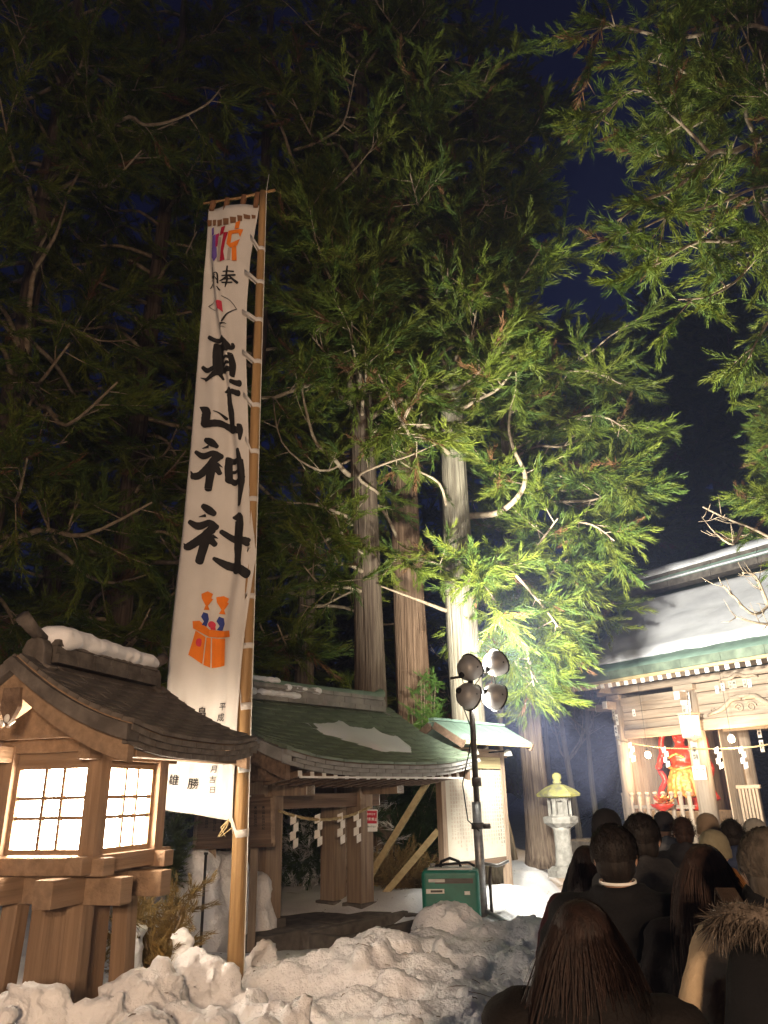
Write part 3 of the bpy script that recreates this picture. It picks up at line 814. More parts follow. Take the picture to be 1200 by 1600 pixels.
# ------------------------------------------------------------------ banner pole
PB = at(368, 1525, 5.6); PT = at(411, 300, 5.6)
POLE = empty('banner_pole', (PB.x, 5.6, .35), 0, 'tall varnished cedar pole stuck in the snow, carrying the banner', 'pole')
def pole_at(y):                                   # world point of the pole axis seen at photo row y
    a = (y - 300) / (1525 - 300); p = at(411 + (368 - 411) * a, y, 5.6)
    return p
npz = 30; pts = []; rad = []
for i in range(npz):
    t = i / (npz - 1); z = -.0 + t * (PT.z - .35)
    pts.append((PB.x + (PT.x - PB.x) * t - PB.x, 0, z)); rad.append(.056 - .025 * t)
rr = random.Random(3)
MB().tube(pts, rad, 14, True, lambda i, k: 1 + .02 * math.sin(i * 1.7 + k)).build('shaft', MT['bamboo'], POLE, True)
MB().tube([Vector(p) + Vector((rad[i] + .006, -.02, 0)) for i, p in enumerate(pts)] + [Vector((pts[-1][0] + .05, 0, PT.z - .35 + .22))], .003, 5).build('halyard', MT['white'], POLE, True)
ca = at(318, 318, 5.66); cb_ = at(430, 297, 5.58); o0 = Vector((PB.x, 5.6, .35))
MB().tube([ca - o0, ca.lerp(cb_, .5) - o0 + Vector((0, 0, -.015)), cb_ - o0], [.011, .012, .014], 8).build('crossbar', MT['bamboo'], POLE, True)

# ------------------------------------------------------------------ banner cloth
EDGE = [(318, 325, 404), (330, 324.5, 402), (400, 319, 390), (470, 315, 384.5), (560, 308, 383.5), (650, 301, 387), (700, 297, 388.5), (760, 291, 390.5), (800, 287.5, 393), (840, 283.5, 398), (870, 280, 400.5),
        (905, 276, 395.5), (950, 271, 389), (990, 267, 383.5), (1040, 262.5, 378.5), (1080, 260, 376), (1120, 257.5, 373), (1190, 253.5, 369), (1290, 249, 363)]
EY = [e[0] for e in EDGE]; EL = [e[1] for e in EDGE]; ER = [e[2] for e in EDGE]
def edges(y): return float(np.interp(y, EY, EL)), float(np.interp(y, EY, ER))
BN = Vector((math.sin(R(10)), math.cos(R(10)), 0))      # away from the viewer
BQ = Vector((PB.x - .12, 5.58, 0))
def on_plane(x, y):
    d = (x - 600) / FPX * RT + (800 - y) / FPX * UP + FW
    return CAM + d * ((BQ - CAM).dot(BN) / d.dot(BN))
NR = 150
rowsL, rowsR = [], []
for i in range(NR + 1):
    r = i / NR; yl = 325 + r * 939; yr = 318 + r * 965
    rowsL.append(on_plane(edges(yl)[0], yl)); rowsR.append(on_plane(edges(yr)[1], yr))
def fold(s, r):
    f = .018 * math.sin(6.3 * (1.1 * s + .5 * r) + 1) + .010 * math.sin(6.3 * (2.3 * s - .8 * r)) * (.4 + .6 * r)
    sc1 = np.interp(r, [0, .08, .24, .34, .46, .56, .66, 1], [.12, .2, .62, .78, .88, .83, .80, .8])
    am = np.interp(r, [0, .05, .12, .3, .45, .7, .85, 1], [.0, .02, .045, .05, .035, .028, .012, 0])
    f += -am * math.exp(-((s - sc1) / .075) ** 2) + am * .8 * math.exp(-((s - sc1 + .14) / .09) ** 2)
    f += .02 * math.exp(-((r - .99) / .03) ** 2) * (s - .5)
    f += (.006 * math.sin(40 * s + 3 * r) * math.exp(-(1 - r) / .25))
    return f
def S(s, r, off=0.0):
    r = min(1, max(0, r)); k = r * NR; i = min(NR - 1, int(k)); t = k - i
    p = rowsL[i].lerp(rowsL[i + 1], t).lerp(rowsR[i].lerp(rowsR[i + 1], t), s)
    return p + BN * (fold(s, r) - off)
def px2sr(x, y):
    xl, xr = edges(y); s = (x - xl) / (xr - xl)
    return s, (y - (325 * (1 - s) + 318 * s)) / (939 * (1 - s) + 965 * s)
B0 = Vector((PB.x - .12, 5.6, 1.6))
cloth = surf('banner_cloth', (.64, .615, .59), (.57, .545, .52), .9, (3, 3, 3), 4, .25, (240, 240, 240), .1)
_b = cloth.node_tree.nodes['Principled BSDF']
BAN = empty('shrine_banner', B0, 0, 'tall white cloth banner with black brush characters tied to the cedar pole', 'banner')
mb = MB(); NS = 26
mb.v = [tuple(S(i / NS, j / NR) - B0) for j in range(NR + 1) for i in range(NS + 1)]
mb.f = [(j * (NS + 1) + i, j * (NS + 1) + i + 1, (j + 1) * (NS + 1) + i + 1, (j + 1) * (NS + 1) + i) for j in range(NR) for i in range(NS)]
cl = mb.build('cloth', cloth, BAN, True)
sol = cl.modifiers.new('t', 'SOLIDIFY'); sol.thickness = .0025; sol.offset = 1
_lay = [0]
def on_cloth(mb_, pts2, faces):
    _lay[0] += 1; off = .0095 + .00012 * (_lay[0] % 40)
    vs = []
    for x, y in pts2:
        s, r = px2sr(x, y); vs.append(tuple(S(s, r, off) - B0))
    mb_.add(vs, faces)
def stroke(mb_, pts, widths, seed=0):
    """brush stroke in photo rows/columns on the cloth"""
    if not hasattr(widths, '__len__'): widths = [widths] * len(pts)
    q = catmull([(p[0], p[1], w_) for p, w_ in zip(pts, widths)], 6); rg = random.Random(seed + len(q)); n = len(q)
    V = []
    for i in range(n):
        t = q[min(i + 1, n - 1)][:2] - q[max(i - 1, 0)][:2]; L = np.hypot(*t) or 1; nrm = np.array([-t[1], t[0]]) / L
        w_ = q[i][2] * .5 * (1 + rg.uniform(-.05, .05))
        for k in (-1, -.5, 0, .5, 1): V.append(q[i][:2] + nrm * w_ * k)
    F = [(i * 5 + k, i * 5 + k + 1, (i + 1) * 5 + k + 1, (i + 1) * 5 + k) for i in range(n - 1) for k in range(4)]
    on_cloth(mb_, V, F)
    for e, i in ((0, 0), (1, n - 1)):                     # rounded ends
        t = (q[1][:2] - q[0][:2]) if e == 0 else (q[-1][:2] - q[-2][:2]); t = t / (np.hypot(*t) or 1) * (-1 if e == 0 else 1)
        nrm = np.array([-t[1], t[0]]); w_ = q[i][2] * .5
        V = [q[i][:2]] + [q[i][:2] + nrm * w_ * math.cos(a) + t * w_ * .7 * math.sin(a) for a in np.linspace(0, math.pi, 8)]
        on_cloth(mb_, V, [(0, k, k + 1) for k in range(1, 8)])
def Z(ox, oy, k): return lambda pts: [(ox + p[0] / k, oy + p[1] / k) for p in pts]
A = Z(280, 510, 5.714); Bz = Z(240, 680, 3.636); Cz = Z(310, 300, 6.667)
def char(name, conv, k, strokes):
    m_ = MB()
    for i, (p, w_) in enumerate(strokes):
        stroke(m_, conv(p), [x / k for x in w_] if hasattr(w_, '__len__') else w_ / k, i)
    return m_.build(name, MT['ink'], BAN)
char('brush_character', A, 5.714, [
    ([(268, 100), (320, 128), (400, 128)], (34, 44, 40)), ([(395, 135), (440, 175), (450, 200)], (40, 45, 40)), ([(478, 158), (482, 185), (445, 210)], (26, 36, 34)),
    ([(345, 175), (338, 270), (340, 370)], (58, 62, 60)), ([(350, 178), (400, 190), (440, 200)], 40), ([(465, 258), (485, 350), (482, 455)], (40, 50, 34)),
    ([(370, 222), (440, 230)], 28), ([(370, 287), (450, 293)], 28), ([(370, 345), (450, 342)], 30), ([(390, 200), (385, 300), (385, 380)], 36),
    ([(212, 368), (262, 402), (340, 385), (455, 402)], (34, 44, 42, 52)), ([(370, 405), (305, 450), (245, 488)], (50, 44, 30)), ([(250, 480), (195, 463)], (24, 8)), ([(360, 420), (390, 465)], (40, 20)),
    ([(478, 508), (538, 508)], (44, 62)), ([(490, 598), (528, 598)], (52, 60))])
char('brush_character', A, 5.714, [
    ([(405, 575), (445, 580), (455, 700), (470, 800), (478, 925)], (16, 60, 66, 74, 62)), ([(190, 725), (240, 760), (250, 800), (235, 880)], (12, 80, 92, 80)),
    ([(232, 880), (300, 880), (410, 880), (490, 925), (548, 950)], (64, 66, 62, 60, 50)), ([(545, 890), (552, 940), (550, 1020)], (40, 44, 18)), ([(318, 768), (370, 785), (415, 815)], (4, 14, 34))])
char('brush_character', A, 5.714, [
    ([(245, 1022), (300, 1050), (350, 1085)], (40, 70, 40)), ([(215, 1098), (270, 1085)], (4, 26)), ([(155, 1128), (225, 1168), (320, 1148), (380, 1172)], (34, 56, 52, 58)), ([(350, 1180), (270, 1270), (190, 1338), (125, 1345)], (70, 70, 66, 56)), ([(110, 1300), (130, 1340)], (10, 40)),
    ([(312, 1230), (290, 1350), (272, 1460)], (80, 78, 72)), ([(335, 1265), (370, 1320)], (66, 44)), ([(355, 1240), (392, 1262)], (30, 6)),
    ([(440, 1175), (435, 1270), (440, 1375)], (54, 58, 62)), ([(440, 1185), (520, 1205)], 50), ([(530, 1110), (550, 1250), (558, 1400), (540, 1592)], (34, 60, 72, 44)), ([(455, 1288), (545, 1295)], 28), ([(445, 1362), (500, 1385), (590, 1350)], (48, 54, 24)), ([(570, 1200), (580, 1300), (585, 1390)], (20, 26, 22))])
char('brush_character', Bz, 3.636, [
    ([(288, 408), (320, 430), (352, 452)], (30, 46, 34)), ([(265, 470), (300, 462)], (4, 18)), ([(212, 498), (262, 522), (325, 505), (362, 530)], (26, 42, 38, 40)), ([(340, 540), (275, 595), (215, 635), (188, 640)], (50, 48, 46, 34)), ([(178, 620), (195, 640)], (6, 26)),
    ([(312, 570), (288, 650), (268, 722)], (56, 52, 48)), ([(322, 592), (355, 625)], (46, 34)), ([(345, 580), (372, 590)], (22, 4)),
    ([(445, 460), (485, 475), (480, 600), (478, 700), (475, 770)], (16, 62, 62, 52, 58)), ([(390, 552), (450, 585), (500, 598), (540, 612)], (30, 40, 40, 52)), ([(350, 705), (410, 735), (480, 755), (535, 792)], (22, 46, 50, 56))])
char('small_characters', Cz, 6.667, [
    ([(270, 848), (320, 838), (372, 838)], (12, 15, 18)), ([(258, 893), (320, 880), (388, 872)], (10, 15, 20)), ([(312, 788), (305, 850), (300, 900)], (16, 20, 16)), ([(318, 885), (280, 920), (240, 955)], (20, 18, 8)), ([(325, 880), (360, 915), (408, 950)], (14, 24, 30)),
    ([(272, 928), (345, 915)], 14), ([(262, 965), (358, 950)], 15), ([(312, 905), (300, 960), (288, 1005)], (18, 18, 8)),
    ([(152, 800), (135, 870), (165, 905)], (14, 16, 14)), ([(128, 905), (170, 870)], 10), ([(150, 880), (152, 985)], 13), ([(135, 940), (110, 985)], (14, 8)), ([(175, 880), (180, 985)], 13), ([(180, 890), (215, 880), (225, 990)], (10, 14, 14)), ([(195, 905), (185, 950)], 10), ([(200, 930), (222, 960)], 10), ([(222, 1030), (242, 1056)], (10, 18))])
char('fan_outline', Cz, 6.667, [([(105, 1188), (140, 1150), (178, 1110)], 7), ([(105, 1190), (180, 1232)], 5), ([(258, 1108), (320, 1128), (365, 1170), (402, 1226)], 6), ([(402, 1224), (350, 1248), (300, 1290), (270, 1390)], (6, 10, 12, 10)), ([(235, 1415), (300, 1385)], 8), ([(290, 1385), (262, 1418), (240, 1452)], 9), ([(258, 1445), (296, 1432)], 5)])
INKS = dict(orange=(.78, .20, .018), red=(.40, .012, .04), purple=(.14, .085, .36), magenta=(.38, .02, .12), grey=(.40, .35, .32), blue=(.035, .055, .24), brown=(.20, .10, .05), pink=(.62, .05, .09))
INKM = {k: surf('print_' + k, v, tuple(x * .85 for x in v), .8, (9, 9, 9)) for k, v in INKS.items()}
def poly(conv, pts, n_sub=6):
    """filled outline on the cloth, finely divided so that it follows the folds"""
    bm = bmesh.new(); vs = [bm.verts.new((p[0], p[1], 0)) for p in pts]
    es = [bm.edges.new((vs[i], vs[(i + 1) % len(vs)])) for i in range(len(vs))]
    bmesh.ops.triangle_fill(bm, use_beauty=True, edges=es)
    bmesh.ops.subdivide_edges(bm, edges=bm.edges[:], cuts=2, use_grid_fill=True)
    bm.verts.index_update(); V = conv([(v.co.x, v.co.y) for v in bm.verts]); F = [tuple(v.index for v in f.verts) for f in bm.faces]; bm.free()
    return V, F
def print_(name, ink, conv, polys):
    m_ = MB()
    for p in polys: on_cloth(m_, *poly(conv, p))
    return m_.build(name, INKM[ink], BAN)
def disc(x, y, r, ry=None): return [(x + r * math.cos(a), y + (ry or r) * math.sin(a)) for a in np.linspace(0, 2 * math.pi, 14)[:-1]]
xb = [85, 145, 195, 262, 335, 410, 472, 548, 600]; tops = [282, 288, 296, 290, 276, 258, 240, 232]; hts = [66, 68, 70, 72, 66, 62, 46, 40]
print_('printed_band', 'brown', Cz, [[(xb[i] + 3, tops[i]), (xb[i + 1] - 8, tops[i] + 2), (xb[i + 1] - 10, tops[i] + hts[i] - 6), (xb[i] + 8, tops[i] + hts[i])] for i in range(8)])
print_('printed_emblem', 'purple', Cz, [[(150, 470), (185, 450), (200, 600), (205, 690), (180, 755), (150, 700)], [(138, 380), (165, 372), (168, 450), (142, 465)]])
print_('printed_emblem', 'magenta', Cz, [[(187, 452), (226, 440), (208, 580), (187, 590)]])
print_('printed_emblem', 'red', Cz, [[(246, 385), (292, 370), (270, 450), (230, 470)], [(275, 440), (322, 435), (292, 530), (272, 640), (287, 725), (236, 745), (246, 600)]])
print_('printed_emblem', 'grey', Cz, [[(216, 480), (250, 490), (236, 740), (206, 740)], [(320, 600), (350, 600), (340, 720), (306, 725)]])
print_('printed_emblem', 'orange', Cz, [[(325, 425), (440, 398), (472, 400), (440, 480), (425, 440), (360, 455), (345, 550), (440, 500), (410, 570), (340, 597), (303, 560)], [(400, 335), (446, 310), (430, 392), (385, 402)], [(356, 592), (402, 577), (406, 725), (356, 727)]])
print_('fan_disc', 'pink', Cz, [[(212, 1182), (262, 1165), (276, 1282), (226, 1258)]])
print_('offering_stand', 'orange', Bz, [[(230, 1060), (268, 1056), (322, 1106), (436, 1112), (440, 1148), (320, 1148), (232, 1100)], [(246, 1112), (300, 1148), (280, 1302), (206, 1250)], [(306, 1150), (330, 1153), (324, 1322), (286, 1306)], [(335, 1153), (406, 1154), (406, 1310), (330, 1323)],
    [(280, 905), (315, 890), (345, 905), (335, 928), (345, 935), (315, 972), (325, 995), (292, 995), (302, 970), (282, 930)], [(360, 922), (395, 910), (425, 925), (415, 946), (425, 953), (396, 990), (405, 1015), (370, 1012), (382, 988), (362, 950)]])
print_('offering_bottles', 'blue', Bz, [[(290, 1008), (315, 1015), (321, 1048), (306, 1090), (280, 1080), (292, 1060), (277, 1034)], [(370, 1028), (395, 1037), (401, 1070), (386, 1112), (358, 1104), (372, 1082), (357, 1056)]])
print_('offering_fruit', 'pink', Bz, [disc(335, 1078, 20), disc(265, 1180, 19, 24), disc(370, 1206, 20, 26), [(325, 1098), (352, 1090), (352, 1106), (330, 1106)]])
for ch, x, y, s_ in [('平', 348.5, 1104.5, 12), ('成', 345.5, 1121, 13), ('十', 344, 1136, 11), ('二', 342.5, 1151, 10), ('年', 341, 1165, 12), ('八', 339.5, 1180, 11), ('月', 334.5, 1202, 11), ('吉', 333, 1218, 11.5), ('日', 333, 1234.5, 10),
                     ('畠', 315.7, 1113, 17), ('山', 311, 1150, 16), ('勝', 302.5, 1224.5, 17.5), ('畠', 285.5, 1104, 17), ('山', 281, 1150, 16), ('雄', 274.5, 1219, 17)]:
    vs, fs = glyph(ch, .008)
    sm = MB(); on_cloth(sm, [(x + v[0] * s_ * .92 + v[1] * s_ * .12, y - v[1] * s_) for v in vs], fs)
    sm.build('small_character', MT['ink'], BAN)
# cloth loops that tie the banner to pole and crossbar
loops = [((391, 369), (417, 389)), ((382, 424), (415.5, 441)), ((378, 486), (414, 500)), ((378, 549), (413, 565)), ((380, 616), (412.5, 633)), ((383, 685), (413, 705)), ((389, 761), (410, 779)),
         ((397, 837), (407, 859)), ((393, 914), (405, 930)), ((382, 991), (401, 1007)), ((375, 1081), (397, 1101)), ((370, 1184), (389, 1198)), ((360, 1276), (385, 1298))]
for i, (l, r_) in enumerate(loops):
    p = on_plane(*l) + Vector((0, -.004, 0)); c = pole_at(r_[1]); rd = .056 - .025 * (1525 - r_[1]) / 1225 + .007
    ring = [p] + [p.lerp(c + Vector((-rd * .2, -rd * 1.05, 0)), .5) + Vector((0, -.01, -.012))]
    for a in range(-110, 200, 31):
        ring.append(c + Vector((rd * math.cos(R(a)), rd * math.sin(R(a)), -.01 + a * .00008)))
    ring.append(p + Vector((.0, .012, -.01)))
    mb = MB(); hw_ = .021 + (.004 if i > 9 else 0)
    V = []
    for q in ring: V += [q - B0 + Vector((0, 0, hw_)), q - B0 - Vector((0, 0, hw_))]
    mb.v = V; mb.f = [(2 * k, 2 * k + 1, 2 * k + 3, 2 * k + 2) for k in range(len(ring) - 1)]
    o = mb.build('tie_loop', cloth, BAN, True); m_ = o.modifiers.new('t', 'SOLIDIFY'); m_.thickness = .003
for x0, x1, y0 in [(330, 334, 322), (352, 356, 322), (378, 382, 318), (399, 403, 317)]:
    p = on_plane(x0, y0 + 6); c = ca.lerp(cb_, (x1 - 318) / 112)
    V = []; mb = MB()
    for q in [p + Vector((0, -.004, 0)), c + Vector((0, -.02, 0)), c + Vector((0, 0, .018)), c + Vector((0, .02, 0)), p + Vector((0, .012, 0))]:
        V += [q - B0 - Vector((.022, 0, 0)), q - B0 + Vector((.022, 0, 0))]
    mb.v = V; mb.f = [(2 * k, 2 * k + 1, 2 * k + 3, 2 * k + 2) for k in range(4)]
    o = mb.build('tie_loop', INKM['brown'], BAN, True); m_ = o.modifiers.new('t', 'SOLIDIFY'); m_.thickness = .003
rg = random.Random(4); mb = MB()
p = on_plane(358, 1280)
for k in range(5): mb.tube([p - B0, p - B0 + Vector((rg.uniform(-.06, .06), -.01, -.05)), p - B0 + Vector((rg.uniform(-.09, .09), -.01, -.11))], [.006, .005, .002], 5)
mb.build('tie_ends', MT['rope'], BAN)

# ------------------------------------------------------------------ floodlight mast
fb = at(755, 1430, 9.5)
FL = empty('floodlight_mast', (fb.x, 9.5, .42), 0, 'four-headed floodlight on a steel mast beside the green generator', 'floodlight')
lx, lz = fb.x, .42
MB().tube([(0, 0, 0), (0, 0, 1.25)], .055, 12).build('lower_mast', MT['metal_grey'], FL, True)
MB().tube([(.005, 0, 1.2), (.02, 0, 2.72)], .036, 12).build('upper_mast', MT['metal_dark'], FL, True)
MB().tube([(0, 0, .95), (0, 0, 1.02)], .075, 14).build('clamp', MT['metal_dark'], FL, True)
MB().tube([(.06, -.02, .98), (.14, -.05, .98)], .03, 8).build('winch', MT['metal_dark'], FL, True)
MB().tube([(.018, 0, 1.42), (.018, 0, 1.52)], .058, 12).build('collar', MT['metal_dark'], FL, True)
MB().box((-.13, .05, .25), (.14, .16, .62)).build('cart_upright', MT['metal_grey'], FL, bevel=.01)
MB().tube([(.05, 0, .58), (.20, -.02, .56), (.33, -.05, .61)], .018, 8).build('handle', MT['metal_grey'], FL, True)
MB().tube([(.12, 0, .55), (.10, 0, .40), (.10, 0, -.1)], .018, 8).build('stay', MT['metal_dark'], FL, True)
for a in (0, 90, 180, 270):
    d = Vector((math.cos(R(a + 40)), math.sin(R(a + 40)), 0))
    MB().tube([d * .03 + Vector((0, 0, .1)), d * .55 + Vector((0, 0, -.02))], .022, 8).build('outrigger', MT['metal_grey'], FL, True)
MB().tube([(-.23, .0, 2.70), (.25, .02, 2.76)], .016, 8).build('crossbar', MT['metal_dark'], FL, True)
aim = Vector((.82, .55, -.05)).normalized()
heads = [(735, 1043, -.02), (776, 1036, .02), (734, 1088, -.02), (775, 1089, .02)]
for i, (hx, hy, dy) in enumerate(heads):
    p = at(hx, hy, 9.5 + dy) - Vector((fb.x, 9.5, .42))
    v = (aim + Vector((.10 * (1.5 if i % 2 else -.2), 0, (.72 if i == 0 else .66) if i < 2 else -.30))).normalized()
    q = v.to_track_quat('Z', 'Y').to_matrix()
    prof = [(.02, -.17), (.05, -.165), (.10, -.145), (.14, -.10), (.158, -.04), (.163, .03), (.163, .05), (.150, .05)]
    hd = MB().lathe(prof, 24, p, q).build('lamp_head', MT['lamp_shell'], FL, True)
    ring = []
    for k in range(25):
        an = 2 * math.pi * k / 24; ring.append(p + q @ Vector((.166 * math.cos(an), .166 * math.sin(an), .045)))
    MB().tube(ring, .011, 6, False).build('rim', MT['black'], hd, True)
    MB().lathe([(.001, .052), (.148, .0525), (.148, .054), (.001, .056)], 24, p, q).build('lens', MT['flood'], hd, True)
    MB().tube([p + q @ Vector((0, 0, -.16)), p + q @ Vector((0, 0, -.205))], .035, 10).build('socket', MT['black'], hd, True)
    up = i < 2
    c = Vector((p.x * .95, 0.0, 2.73 + .02 * (1 if i % 2 else -1)))
    MB().tube([p + q @ Vector((-.165, 0, -.02)), p + Vector((0, -.05, -.10 if up else .10)), c], .010, 6).build('yoke', MT['metal_dark'], FL, True)
    li = bpy.data.lights.new('flood', 'SPOT'); li.energy = (1400 if i < 2 else 400); li.spot_size = R(168); li.spot_blend = 1.0; li.shadow_soft_size = .12; li.color = (1.0, .96, .84)
    lo = bpy.data.objects.new('flood_beam', li); col.objects.link(lo); lo.parent = FL
    lo.location = p + v * .12; lo.rotation_euler = (-v).to_track_quat('Z', 'Y').to_euler()
cb = [(.02, -.04, 2.66), (-.10, -.06, 2.35), (.0, -.06, 2.05), (-.06, -.07, 1.8), (-.16, -.08, 1.45), (-.12, -.08, 1.05), (.01, -.07, .93)]
MB().tube(cb, .008, 6).build('cable', MT['black'], FL, True)
for i, (hx, hy, dy) in enumerate(heads):
    p = at(hx, hy, 9.5) - Vector((fb.x, 9.5, .42))
    MB().tube([p + Vector((-.13, -.02, 0)), p * .6 + Vector((-.10, -.06, 2.6 * .4 - .10)), Vector((.02, -.03, 2.55))], .006, 5).build('lamp_wire', MT['black'], FL, True)

# assumed mast, unseen behind the camera, added to warm banner, near snow and trees
assumed_mast = copy_tree(FL)
assumed_mast.location = (.3, -4.8, .15)
tag(assumed_mast, 'assumed second floodlight mast, unseen behind the camera, warm lamps added to light the foreground', 'floodlight')
k = 0
for ch in list(assumed_mast.children):
    if ch.type == 'LIGHT':
        q = ch.location + assumed_mast.location
        li = bpy.data.lights.new('assumed_warm_flood', 'SPOT'); li.energy = (370 if k % 2 == 0 else 210); li.spot_size = R(150); li.spot_blend = 1.0; li.shadow_soft_size = .14; li.color = (1.0, .66, .40)
        ch.data = li
        v = (Vector([(-2.5, 7, 1.0), (-4.5, 9, 6.5), (-1.0, 6, .6), (-3.0, 9, 7.5)][k]) - q).normalized()
        ch.rotation_euler = (-v).to_track_quat('Z', 'Y').to_euler(); k += 1
assumed_mast.rotation_euler = (0, 0, 0)

# ------------------------------------------------------------------ water pavilion
def shide(parent, p, s, rz, mat=None):
    """white zigzag paper streamer: four folded leaves"""
    o = None
    for k in range(4):
        m = Matrix.Translation(Vector(p) + Vector((0, 0, -.085 * s * (k + .4)))) @ Matrix.Rotation(rz, 4, 'Z')
        dx = (.018 if k % 2 else -.018) * s
        b = MB().prism([(dx - .035 * s, -.06 * s), (dx + .035 * s, -.035 * s), (dx + .035 * s, .06 * s), (dx - .035 * s, .035 * s)], .002, m @ Matrix.Rotation(R(90), 4, 'X') @ Matrix.Rotation(R(14 if k % 2 else -14), 4, 'Y'))
        if o is None: o = b.build('paper_streamer', mat or MT['paper'], parent)
        else: b.build('leaf', mat or MT['paper'], o)
    return o

def rope(parent, pts, r, name='rope'):
    q = catmull([tuple(p) for p in pts], 8); n = len(q)
    mb = MB()
    for ph in (0, 2.09, 4.19):
        P_ = [Vector(q[i]) + Vector((0, math.cos(ph + i * .9), math.sin(ph + i * .9))) * r * .5 for i in range(n)]
        mb.tube(P_, r * .6, 5)
    o = mb.build(name, MT['rope'], parent, True); o['kind'] = 'stuff'
    return o

TX, TY, TZ = -1.096, 10.193, .45
W = empty('water_pavilion', (TX, TY, 0), R(50), 'small open water pavilion with green shingle roof, straw rope and paper streamers', 'pavilion')
for sx in (-1, 1):
    for sy, yy in ((-1, -.22), (1, .26)):
        MB().box((sx * .80, yy, 1.20), (.25, .25, 1.5)).build('column', MT['dwood_z'] if sy > 0 else MT['dwood_z'], W, bevel=.008)
        MB().box((sx * .80, yy, .42), (.34, .34, .16)).build('column_base', MT['darkstone'], W, bevel=.012)
    MB().box((sx * .80, 0, .30), (.44, .95, .14)).build('sill_stone', MT['darkstone'], W, bevel=.015)
    MB().box((sx * .80, .02, 1.86), (.13, 1.9, .16)).build('tie_beam', MT['dwood_z'], W, bevel=.006)
    for yy in (-.9, .9): MB().box((sx * .80, yy, 1.86), (.128, .06, .14)).build('beam_tip', MT['white'], W)
for yy in (-.22, .26):
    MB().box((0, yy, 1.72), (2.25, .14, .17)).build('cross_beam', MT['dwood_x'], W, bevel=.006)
    for sx in (-1, 1): MB().box((sx * 1.13, yy, 1.72), (.02, .13, .155)).build('beam_tip', MT['white'], W)
for yy in (-.95, 0, .95):
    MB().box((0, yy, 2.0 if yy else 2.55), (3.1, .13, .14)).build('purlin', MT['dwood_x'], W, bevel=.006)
a, b = 1.715, 1.484
fT = roof_fn(2.10, 2.93, b, a, .13, .42)
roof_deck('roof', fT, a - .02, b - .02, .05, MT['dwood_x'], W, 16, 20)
shingles(fT, a, b, 13, 8, .028, MT['copper'], W, 5)
for s in (-1, 1):
    tw = 2 * a / 12
    for r in range(3):
        me = MB().box((0, 0, 0), (tw * .96, .04, .039)).mesh('eave_shingle', MT['greytile'])
        for i in range(12):
            x = -a + (i + .5 + (.5 if r == 1 else 0)) * tw
            if x > a: x = -a + .25 * tw
            tx = math.atan2(fT(x + .01, b) - fT(x - .01, b), .02)
            link('eave_shingle', me, W, (x, s * (b - .014 * r - .004), fT(x, b) - .03 - .043 * r), (0, -tx, 0))
    MB().box((0, s * (b - .03), 1.955), (2 * a - .5, .03, .02)).build('eave_board', MT['white'], W)
    raf = MB().box((0, 0, 0), (.055, .55, .06)).mesh('rafter', MT['dwood_x'])
    tip = MB().box((0, 0, 0), (.053, .012, .056)).mesh('rafter_tip', MT['white'])
    for i in range(17):
        x = -1.42 + 2.84 * i / 16
        ro = link('rafter', raf, W, (x, s * (b - .36), 1.925 + .05 * abs(x / a) ** 3), (R(-8) * s * -1, 0, 0))
        link('rafter_tip', tip, ro, (0, s * .279, 0))
    for g in (-1, 1):
        n = 16
        pts = [(g * (a - .03), s * b * (1 - i / n), fT(g * a, b * (1 - i / n)) - .01) for i in range(n + 1)]
        strip(pts, .13, .12).build('verge', MT['greytile'], W)
        strip([(g * (a - .09), p[1] * .97, p[2] - .119) for p in pts], .06, .17).build('bargeboard', MT['dwood_x'], W)
for g in (-1, 1):
    m = Matrix.Translation((g * .86, 0, 0)) @ Matrix.Rotation(R(90), 4, 'Z') @ Matrix.Rotation(R(90), 4, 'X')
    MB().prism([(-.95, 1.95), (.95, 1.95), (.45, 2.3), (0, 2.6), (-.45, 2.3)], .03, m).build('gable_board', MT['dwood_x'], W)
# ridge of grey tiles with a copper cap
z = 2.90
for wd, ht, mt, n in ((.34, .075, 'greytile', 9), (.26, .085, 'greytile', 7), (.32, .05, 'greytile', 8)):
    for i in range(n):
        x = -1.42 + (i + .5) * 2.84 / n
        MB().box((x, 0, z + ht / 2), (2.84 / n - .006, wd, ht)).build('ridge_tile', MT[mt], W, bevel=.006)
    z += ht
MB().tube([(-1.55, 0, z + .07), (-1.40, 0, z + .025), (0, 0, z + .01), (1.40, 0, z + .025), (1.55, 0, z + .08)], [.07, .065, .065, .065, .075], 10).build('ridge_cap', MT['copper_pale'], W, True)
for g in (-1, 1): ridge_end(W, g * 1.47, 2.86, .36, MT['greytile'], g)
# snow left on roof and ridge
def roof_patch(name, f, outline, th, parent, seed):
    bm = bmesh.new(); vs = [bm.verts.new((p[0], p[1], 0)) for p in outline]
    es = [bm.edges.new((vs[i], vs[(i + 1) % len(vs)])) for i in range(len(vs))]
    bmesh.ops.triangle_fill(bm, use_beauty=True, edges=es)
    for _ in range(4): bmesh.ops.subdivide_edges(bm, edges=[e for e in bm.edges if e.calc_length() > .07], cuts=1)
    bmesh.ops.triangulate(bm, faces=bm.faces[:])
    bd = {v for e in bm.edges if e.is_boundary for v in e.verts}
    top = {}
    for v in list(bm.verts):
        x, y = v.co.x, v.co.y; nn = mnoise.noise(Vector((x * 4, y * 4, seed)))
        if v in bd: x += nn * .05; y += mnoise.noise(Vector((x * 7, y * 7, seed + 3))) * .05
        v.co = (x, y, f(x, y) + (.027 if v in bd else .03 + th * (1 + .5 * nn)))
    me = bpy.data.meshes.new(name); bm.to_mesh(me); bm.free(); me.materials.append(MT['snow_roof'])
    me.polygons.foreach_set('use_smooth', [True] * len(me.polygons))
    return link(name, me, parent)
